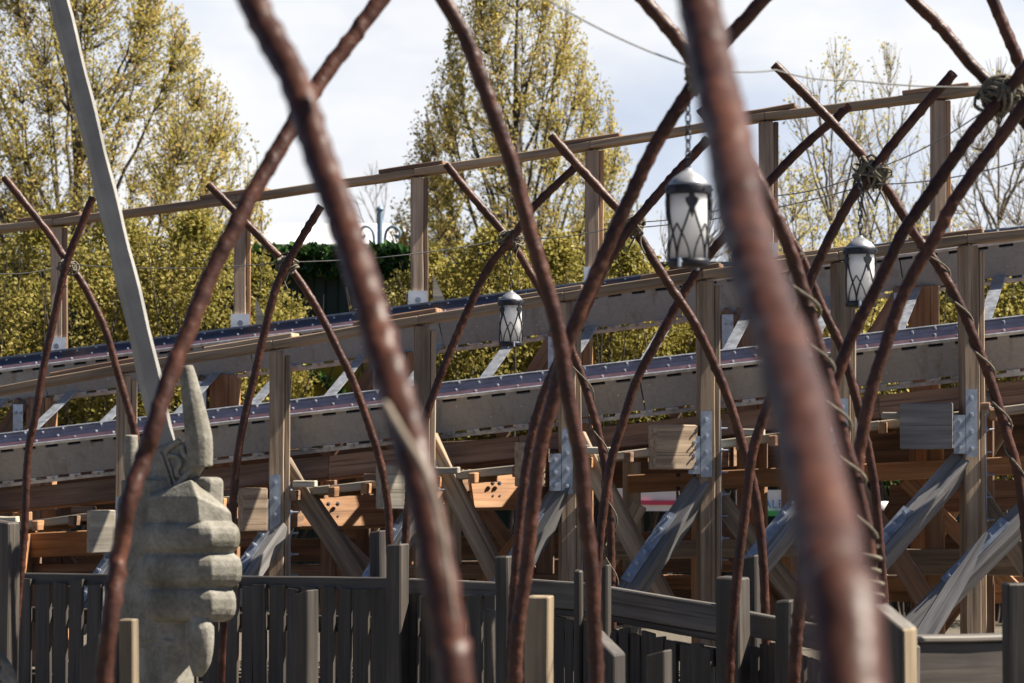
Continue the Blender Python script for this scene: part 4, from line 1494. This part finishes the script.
def hornbeam(base, H, prof, label, seed, n1=70, leaf='leaf_tree', bark='bark', size=0.075, n2=7, n3=5, n4=8, trunk_r=0.16, h0=1.2, spread=0.42, density=1.0, name="tree", cat="tree", group=None):
    """upswept tree: prof(z) gives crown radius at height z"""
    rnd = random.Random(seed)
    e = empty(name, base)
    tag(e, label, cat, group)
    tb, lv = MB(), Leaves()
    base = V(base)
    tr = [base + V((noise.noise(V((seed, i * 0.3, 0))) * 0.12, noise.noise(V((seed, i * 0.3, 5))) * 0.12, H * 0.97 * i / 14)) for i in range(15)]
    tb.tube(tr, [trunk_r * (1 - 0.93 * (i / 14) ** 0.8) for i in range(15)], 8)
    def trunk_at(z):
        f = max(0, min(13.999, (z - base.z) / (H * 0.97) * 14))
        j = int(f)
        return tr[j].lerp(tr[j + 1], f - j)
    def grow(p, dirv, L, r0, segs, bend):
        pts = [p.copy()]
        d = dirv.normalized()
        for i in range(segs):
            d = (d + V((rnd.gauss(0, 0.07), rnd.gauss(0, 0.07), bend / segs))).normalized()
            pts.append(pts[-1] + d * (L / segs))
        return pts
    def inside(p):
        z = p.z - base.z
        c = trunk_at(p.z)
        return math.hypot(p.x - c.x, p.y - c.y) / max(prof(z), 0.02)
    for k in range(n1):
        f = (k + rnd.random()) / n1
        z = h0 + (H * 0.93 - h0) * f ** 0.9
        az = k * 2.39996 + rnd.uniform(-0.4, 0.4)
        p = trunk_at(base.z + z)
        out = V((math.cos(az), math.sin(az), 0))
        R1 = prof(min(H * 0.99, z + 1.0)) * rnd.uniform(0.82, 1.08)
        ang = spread * rnd.uniform(0.8, 1.25)
        L = R1 / max(0.3, math.sin(ang)) * 0.9
        L = min(L, (H - z) * 1.02 + 0.15)
        pts = grow(p, out * math.sin(ang) * 1.25 + V((0, 0, math.cos(ang))), L, 0.03, 8, 0.22)
        while inside(pts[-1]) > 0.93 and L > 0.2:
            L *= 0.86
            pts = [p + (q_ - p) * 0.86 for q_ in pts]
        r1 = 0.012 + 0.03 * (1 - f)
        tb.tube(pts, [r1 * (1 - 0.82 * i / 8) for i in range(9)], 5, cap=False)
        for j in range(n2):
            ff = 0.22 + 0.76 * ((j + rnd.random()) / n2) ** 0.7
            q = pts[min(8, int(ff * 8))].lerp(pts[min(8, int(ff * 8) + 1)], 0.5)
            d0 = (pts[min(8, int(ff * 8) + 1)] - pts[max(0, int(ff * 8) - 1)]).normalized()
            sd = V((rnd.gauss(0, 1), rnd.gauss(0, 1), rnd.gauss(0, 0.4)))
            d1 = (d0 + sd.normalized() * 0.62 + out * 0.15).normalized()
            L2 = L * rnd.uniform(0.18, 0.34)
            sp = grow(q, d1, L2, 0.01, 5, 0.2)
            if inside(sp[-1]) > 1.02:
                continue
            tb.tube(sp, [0.009 * (1 - 0.7 * i / 5) for i in range(6)], 4, cap=False)
            for t in range(n3):
                g_ = rnd.random()
                q2 = sp[min(5, int(g_ * 5))]
                d2 = (d1 + V((rnd.gauss(0, 0.5), rnd.gauss(0, 0.5), rnd.gauss(0.1, 0.4)))).normalized()
                L3 = rnd.uniform(0.14, 0.36)
                tw = grow(q2, d2, L3, 0.004, 3, 0.1)
                if inside(tw[-1]) > 1.03:
                    continue
                tb.tube(tw, 0.0042, 3, cap=False)
                tint0 = rnd.random()
                clump = 0.5 + 0.5 * noise.noise(tw[-1] * 0.9 + V((seed, 0, 0)))
                for m in range(n4):
                    if rnd.random() > density * (0.45 + 0.9 * clump):
                        continue
                    h_ = rnd.random()
                    pp_ = tw[int(h_ * 3)].lerp(tw[min(3, int(h_ * 3) + 1)], rnd.random())
                    pp_ = pp_ + V((rnd.gauss(0, 0.025), rnd.gauss(0, 0.025), rnd.gauss(0, 0.025)))
                    lv.leaf(pp_, size * rnd.uniform(0.6, 1.25), rnd, min(1, max(0, 0.3 * tint0 + 0.5 * rnd.random() + 0.25 * clump)), 0.3)
    tb.build("trunk", M[bark], e)
    if lv.t:
        lv.build("crown", M[leaf], e)
    return e

def fan_tree(base, H, prof, label, seed, limbs=70, tips=3000, per=16, leaf='leaf_tree', bark='bark', size=0.05, trunk_r=0.16, h0=1.0, lean=0.42, inner=0.55, gaps=0.25, twig=0.0045, group=None):
    """fastigiate tree: limbs fan up from the trunk to the crown's surface, twigs carry the leaf out to an even outline"""
    rnd = random.Random(seed)
    base = V(base)
    e = empty("tree", base)
    tag(e, label, "tree", group)
    tb, lv = MB(), Leaves()
    tr = [base + V((noise.noise(V((seed, i * 0.3, 0))) * 0.1, noise.noise(V((seed, i * 0.3, 5))) * 0.1, H * 0.98 * i / 16)) for i in range(17)]
    tb.tube(tr, [trunk_r * (1 - 0.94 * (i / 16) ** 0.75) for i in range(17)], 8)
    def axis(z):
        f = max(0, min(15.999, z / (H * 0.98) * 16))
        return tr[int(f)].lerp(tr[int(f) + 1], f - int(f))
    zs = [h0 + 0.6 + (H - h0 - 0.6) * i / 200 for i in range(201)]
    wts = [max(prof(z), 0.03) + 0.12 for z in zs]
    nodes = []
    for k in range(limbs):
        z1 = rnd.choices(zs, wts)[0]
        az = k * 2.39996 + rnd.uniform(-0.5, 0.5)
        R1 = prof(z1) * rnd.uniform(0.72, 0.97)
        tgt = axis(z1) + V((math.cos(az) * R1, math.sin(az) * R1, 0))
        z0 = max(h0 * rnd.uniform(0.6, 1.3), z1 - R1 / math.tan(lean * rnd.uniform(0.8, 1.2)) - 0.3)
        p0 = axis(z0)
        ctl = p0.lerp(tgt, 0.5) + V((math.cos(az), math.sin(az), 0)) * (R1 * 0.13) - V((0, 0, 0.1))
        pts = []
        for i in range(13):
            t = i / 12
            q = p0 * (1 - t) ** 2 + ctl * 2 * t * (1 - t) + tgt * t * t
            pts.append(q + V((rnd.gauss(0, 0.012), rnd.gauss(0, 0.012), 0)))
        r1 = 0.012 + 0.0075 * (tgt - p0).length
        tb.tube(pts, [r1 * (1 - 0.85 * i / 12) for i in range(13)], 5, cap=False)
        nodes += pts[2:]
    nodes += [axis(H * i / 40) for i in range(8, 40)]
    from mathutils.kdtree import KDTree
    kd = KDTree(len(nodes))
    for i, q in enumerate(nodes):
        kd.insert(q, i)
    kd.balance()
    made = tries = 0
    while made < tips and tries < tips * 5:
        tries += 1
        z = rnd.choices(zs, wts)[0]
        az = rnd.uniform(0, 2 * PI)
        rr = prof(z) * (inner + (1 - inner) * rnd.random() ** 0.6) * (1 + 0.05 * noise.noise(V((az * 2, z * 1.3, seed))))
        tip = axis(z) + V((math.cos(az) * rr, math.sin(az) * rr, 0))
        cl = noise.noise(tip * 2.1 + V((seed * 7.3, 0, 0)))
        if cl < -0.05 and rnd.random() < gaps * 3 and rr < prof(z) * 0.93:
            continue
        q, _, dist = kd.find(tip - V((0, 0, 0.42)) - V((math.cos(az), math.sin(az), 0)) * 0.10)
        if dist > 1.3:
            continue
        made += 1
        mid = q.lerp(tip, 0.5) + V((math.cos(az) * 0.03, math.sin(az) * 0.03, -0.03))
        tw = [q, q.lerp(mid, 0.6), mid, mid.lerp(tip, 0.6), tip]
        tb.tube(tw, [twig * 1.5, twig * 1.3, twig, twig * 0.8, twig * 0.5], 3, cap=False)
        tone = rnd.random()
        for m in range(per):
            t = 1 - rnd.random() ** 1.4 * 0.85
            f = t * 4
            j = min(3, int(f))
            p = tw[j].lerp(tw[j + 1], f - j) + V((rnd.gauss(0, 0.035), rnd.gauss(0, 0.035), rnd.gauss(0, 0.05)))
            lv.leaf(p, size * rnd.uniform(0.6, 1.3), rnd, min(1, max(0, 0.4 * tone + 0.45 * rnd.random() + 0.2 * (cl + 0.5))), 0.5)
    tb.build("trunk", M[bark], e)
    lv.build("crown", M[leaf], e)
    return e

def cone_prof(pairs):
    def f(z):
        return max(0.0, interp(pairs, z)) if z < pairs[-1][0] else pairs[-1][1]
    return f

def gpt(px, d):
    return V(((px - 512) / F_PX * d, d, 0))

tg = "upswept trees in young leaf beyond the wall"
fan_tree(gpt(72, 34), 10.2, cone_prof([(0, 1.2), (1.5, 2.3), (4.5, 2.75), (5.2, 2.68), (5.8, 2.55), (6.6, 2.24), (7.3, 1.86), (7.9, 1.46), (9.3, 0.62), (10.2, 0.1)]), "big dense hornbeam in yellow green leaf behind the sword blade", 11, limbs=110, tips=5600, per=16, gaps=0.12, lean=0.5, size=0.052, group=tg)
fan_tree(gpt(-140, 35), 10.0, cone_prof([(0, 1.2), (1.5, 2.3), (4.5, 2.6), (6.5, 2.2), (8.5, 1.2), (10.0, 0.1)]), "hornbeam cut by the left edge, beside the big dense one", 12, limbs=70, tips=3200, per=15, lean=0.5, size=0.055, group=tg)
fan_tree(gpt(516, 36), 9.3, cone_prof([(0, 1.0), (2.0, 1.9), (4.6, 2.0), (6.0, 1.72), (6.8, 1.44), (7.4, 1.2), (8.3, 0.84), (9.3, 0.1)]), "slender cone shaped hornbeam in the middle behind the small lantern", 13, limbs=95, tips=3800, per=15, gaps=0.14, lean=0.38, size=0.052, group=tg)

tg2 = "thin half bare trees beyond the wall at right"
fan_tree(gpt(835, 33), 7.4, cone_prof([(0, 0.8), (2, 1.2), (4.4, 1.35), (6.2, 0.8), (7.4, 0.1)]), "sparse young tree with pale yellow leaf behind the right lantern", 21, limbs=32, tips=620, per=7, leaf='leaf_yellow', bark='barkpale', size=0.05, trunk_r=0.05, lean=0.36, inner=0.2, twig=0.004, group=tg2)
fan_tree(gpt(890, 37), 8.0, cone_prof([(0, 0.6), (2, 1.0), (4.6, 1.3), (6.6, 0.8), (8.0, 0.1)]), "tall thin twiggy tree with few yellow leaves left of the tall right post", 22, limbs=34, tips=560, per=4, leaf='leaf_yellow', bark='barkpale', size=0.05, trunk_r=0.05, lean=0.36, inner=0.2, twig=0.004, group=tg2)
fan_tree(gpt(1000, 36), 7.6, cone_prof([(0, 0.8), (2, 1.3), (4.4, 1.6), (6.4, 1.0), (7.6, 0.1)]), "bare twiggy tree at the right edge with hardly a leaf", 23, limbs=44, tips=1100, per=1, leaf='leaf_yellow', bark='barkpale', size=0.05, trunk_r=0.07, lean=0.55, inner=0.15, twig=0.0055, group=tg2)
fan_tree(gpt(700, 35), 5.6, cone_prof([(0, 0.8), (2, 1.1), (4, 1.1), (5.0, 0.6), (5.6, 0.1)]), "bare twiggy tree behind the largest lantern", 24, limbs=36, tips=800, per=1, leaf='leaf_yellow', bark='barkpale', size=0.05, trunk_r=0.06, lean=0.55, inner=0.15, twig=0.0055, group=tg2)
fan_tree(gpt(795, 30), 5.2, cone_prof([(0, 0.8), (2, 1.2), (3.6, 1.2), (4.6, 0.7), (5.2, 0.1)]), "low loose yellow leaved tree just right of the blurred column", 26, limbs=22, tips=420, per=10, leaf='leaf_yellow', bark='barkpale', size=0.05, trunk_r=0.04, lean=0.5, inner=0.2, twig=0.004, group=tg2)
fan_tree(gpt(935, 31), 5.0, cone_prof([(0, 0.8), (2, 1.2), (3.6, 1.2), (4.4, 0.7), (5.0, 0.1)]), "low loose yellow leaved tree behind the tall right post", 27, limbs=22, tips=380, per=9, leaf='leaf_yellow', bark='barkpale', size=0.05, trunk_r=0.04, lean=0.5, inner=0.2, twig=0.004, group=tg2)
hornbeam(gpt(376, 60), 9.0, cone_prof([(0, 0.8), (3, 1.4), (6, 1.4), (8, 0.8), (9, 0.1)]), "faint leafless tree between the two hornbeams", 25, n1=18, n2=5, n3=3, n4=0, trunk_r=0.08, spread=0.4, bark='barkpale', group=tg2)

def shrub(px, d, H, rx, label, seed, n=10500, leaf='leaf_hedge', size=0.045, group="leafy shrubs in front of the green wall"):
    rnd = random.Random(seed)
    b = gpt(px, d)
    rx *= 1.1
    H += 0.22
    e = empty("shrub", b)
    tag(e, label, "shrub", group)
    tb, lv = MB(), Leaves()
    stems = []
    for k in range(16):
        az = rnd.uniform(0, 2 * PI)
        p = b + V((math.cos(az) * 0.15, math.sin(az) * 0.15, 0))
        d0 = V((math.cos(az) * 0.22, math.sin(az) * 0.18, 1)).normalized()
        pts = [p]
        for i in range(9):
            d0 = (d0 + V((rnd.gauss(0, 0.09), rnd.gauss(0, 0.09), 0.03))).normalized()
            pts.append(pts[-1] + d0 * H * rnd.uniform(0.9, 1.1) / 9.5)
        tb.tube(pts, [0.02 * (1 - 0.85 * i / 9) for i in range(10)], 5, cap=False)
    made = 0
    while made < n:
        u_, a_ = rnd.random(), rnd.uniform(0, 2 * PI)
        z = 1.3 + (H - 1.3) * rnd.random() ** 0.85
        env = rx * (0.75 + 0.35 * math.sin(min(1, z / H) * PI * 0.85)) * (1.0 if z < H * 0.85 else max(0.15, 1 - (z - H * 0.85) / (H * 0.16)))
        rr = env * math.sqrt(u_) * rnd.uniform(0.75, 1.12)
        p = b + V((math.cos(a_) * rr, math.sin(a_) * rr * 0.75, z + 0.05))
        c = noise.noise(p * 2.1 + V((seed * 3.1, 0, 0)))
        if c < -0.12 and rnd.random() < 0.8:
            continue
        for m in range(3):
            q = p + V((rnd.gauss(0, 0.045), rnd.gauss(0, 0.045), rnd.gauss(0, 0.045)))
            lv.leaf(q, size * rnd.uniform(0.6, 1.3), rnd, min(1, max(0, 0.25 + 0.5 * rnd.random() + 0.35 * c)), 0.1)
            made += 1
    tb.build("stems", M['bark'], e)
    lv.build("foliage", M[leaf], e)

sh = [(-40, 22.6, 3.45, 0.75, "shrub at the left edge below the hornbeam"), (45, 22.4, 3.5, 0.72, "shrub behind the leftmost pair of thin rods"), (120, 22.8, 3.55, 0.72, "shrub directly behind the sword blade's middle"),
      (195, 22.5, 3.5, 0.7, "shrub between the sword blade and the second upper post"), (258, 22.9, 3.1, 0.45, "shrub at the left end of the ivy"),
      (428, 22.6, 3.2, 0.55, "shrub right of the ivy behind the third upper post"), (492, 22.3, 3.35, 0.66, "shrub behind the smallest lantern"), (560, 22.7, 3.3, 0.66, "shrub between the smallest lantern and the fourth upper post"),
      (628, 22.4, 3.2, 0.62, "shrub below the lampless rope crossing"), (695, 22.9, 3.0, 0.5, "shrub behind the largest lantern"), (775, 22.6, 3.15, 0.6, "shrub hidden mostly by the blurred column"),
      (845, 22.4, 3.2, 0.6, "shrub behind the right lantern"), (985, 22.6, 3.05, 0.62, "shrub at the right behind the last near post"), (1050, 22.3, 3.1, 0.6, "shrub cut by the right edge"), (910, 22.9, 3.0, 0.5, "shrub left of the tall right post")]
for i, (px, d, H, rx, lab) in enumerate(sh):
    shrub(px, d, H, rx, lab, 40 + i, leaf='leaf_yellow' if px in (845, 775) else 'leaf_hedge')

# ivy along the wall's top
rnd = random.Random(5)
lv = Leaves()
iv0 = P(335, 262, WD)
for k in range(3600):
    px = rnd.uniform(258, 425)
    hang = rnd.random() ** 1.8
    lim = 22 + 14 * noise.noise(V((px * 0.05, 2, 0)))
    topn = 9 * noise.noise(V((px * 0.08, 7, 0)))
    py = 250 + topn * 0.6 + (hang * lim)
    p = P(px, py, WD - rnd.uniform(0.02, 0.25))
    lv.leaf(p, rnd.uniform(0.06, 0.12), rnd, rnd.random(), -0.5)
for k in range(130):
    t = rnd.random()
    px = 306 + 38 * t + rnd.gauss(0, 2)
    py = 366 + 30 * t + rnd.gauss(0, 2)
    lv.leaf(P(px, py, 23.45), rnd.uniform(0.05, 0.09), rnd, rnd.random(), -0.5)
for k in range(700):
    px, py = rnd.gauss(905, 14), rnd.gauss(497, 9)
    lv.leaf(P(px, py, WD - rnd.uniform(0.08, 0.3)), rnd.uniform(0.05, 0.1), rnd, rnd.random(), -0.3)
iv = lv.mb.build("ivy", M['leaf_ivy'], None, lv.t)
recentre(iv, V((iv0.x, iv0.y, 0)))
tag(iv, "dark glossy ivy spilling over the top of the green wall", "ivy")

# white canopy roof and scrolled lamp beyond the wall
D2 = 48
e = empty("white_pavilion", gpt(340, D2))
tag(e, "white roofed pavilion beyond the wall, left of the scrolled iron finial", "pavilion")
a, b = P(262, 214, D2), P(415, 206, D2)
mb = MB()
zt, zb = P(340, 219, D2).z, P(340, 250, D2).z
x0, x1 = gpt(255, D2).x, gpt(420, D2).x
mb.add([(x0 - 0.3, D2 - 1.6, zb), (x1 + 0.3, D2 - 1.6, zb), (x1 + 0.3, D2 + 3.2, zb), (x0 - 0.3, D2 + 3.2, zb), (x0 + 0.4, D2 + 0.8, zt), (x1 - 0.4, D2 + 0.8, zt)],
       [(0, 1, 5, 4), (1, 2, 5), (2, 3, 4, 5), (3, 0, 4), (0, 3, 2, 1)])
mb.build("roof", M['roofwhite'], e)
for X_ in (x0, x1):
    for Y_ in (D2 - 1.4, D2 + 3.0):
        beam("pillar", V((X_, Y_, 0)), V((X_, Y_, zb - 0.004)), 0.15, 0.15, V((1, 0, 0)), M['white'], e)

D3 = 30
e = empty("lamp_post", gpt(379, D3))
tag(e, "blue grey iron lamp post with curled scrolls beyond the ivy", "lamp post")
c = gpt(379.5, D3)
mb = MB()
zt = P(379, 208, D3).z
mb.tube([V((c.x, c.y, 0)), V((c.x, c.y, zt))], 0.035, 8)
mb.lathe([(0, zt - 0.02), (0.05, zt - 0.02), (0.05, zt), (0.02, zt + 0.03), (0, zt + 0.05)], 10, V((c.x, c.y, 0)))
mb.build("pole", M['lampblue'], e)
for s in (-1, 1):
    pts = []
    for px, py in ((5.5, 246), (5.5, 238), (7, 231), (11, 227), (16, 227), (20, 231), (20, 236), (17, 238), (15, 235)):
        pts.append(P(379.5 + s * px, py, D3))
    mb = MB()
    mb.tube(catmull(pts, 0.03), 0.018, 8)
    lowest = pts[0]
    mb.tube([lowest, V((lowest.x, lowest.y, 2.4)), V((c.x, c.y, 2.2))], 0.018, 8)
    mb.build("scroll", M['lampblue'], e)
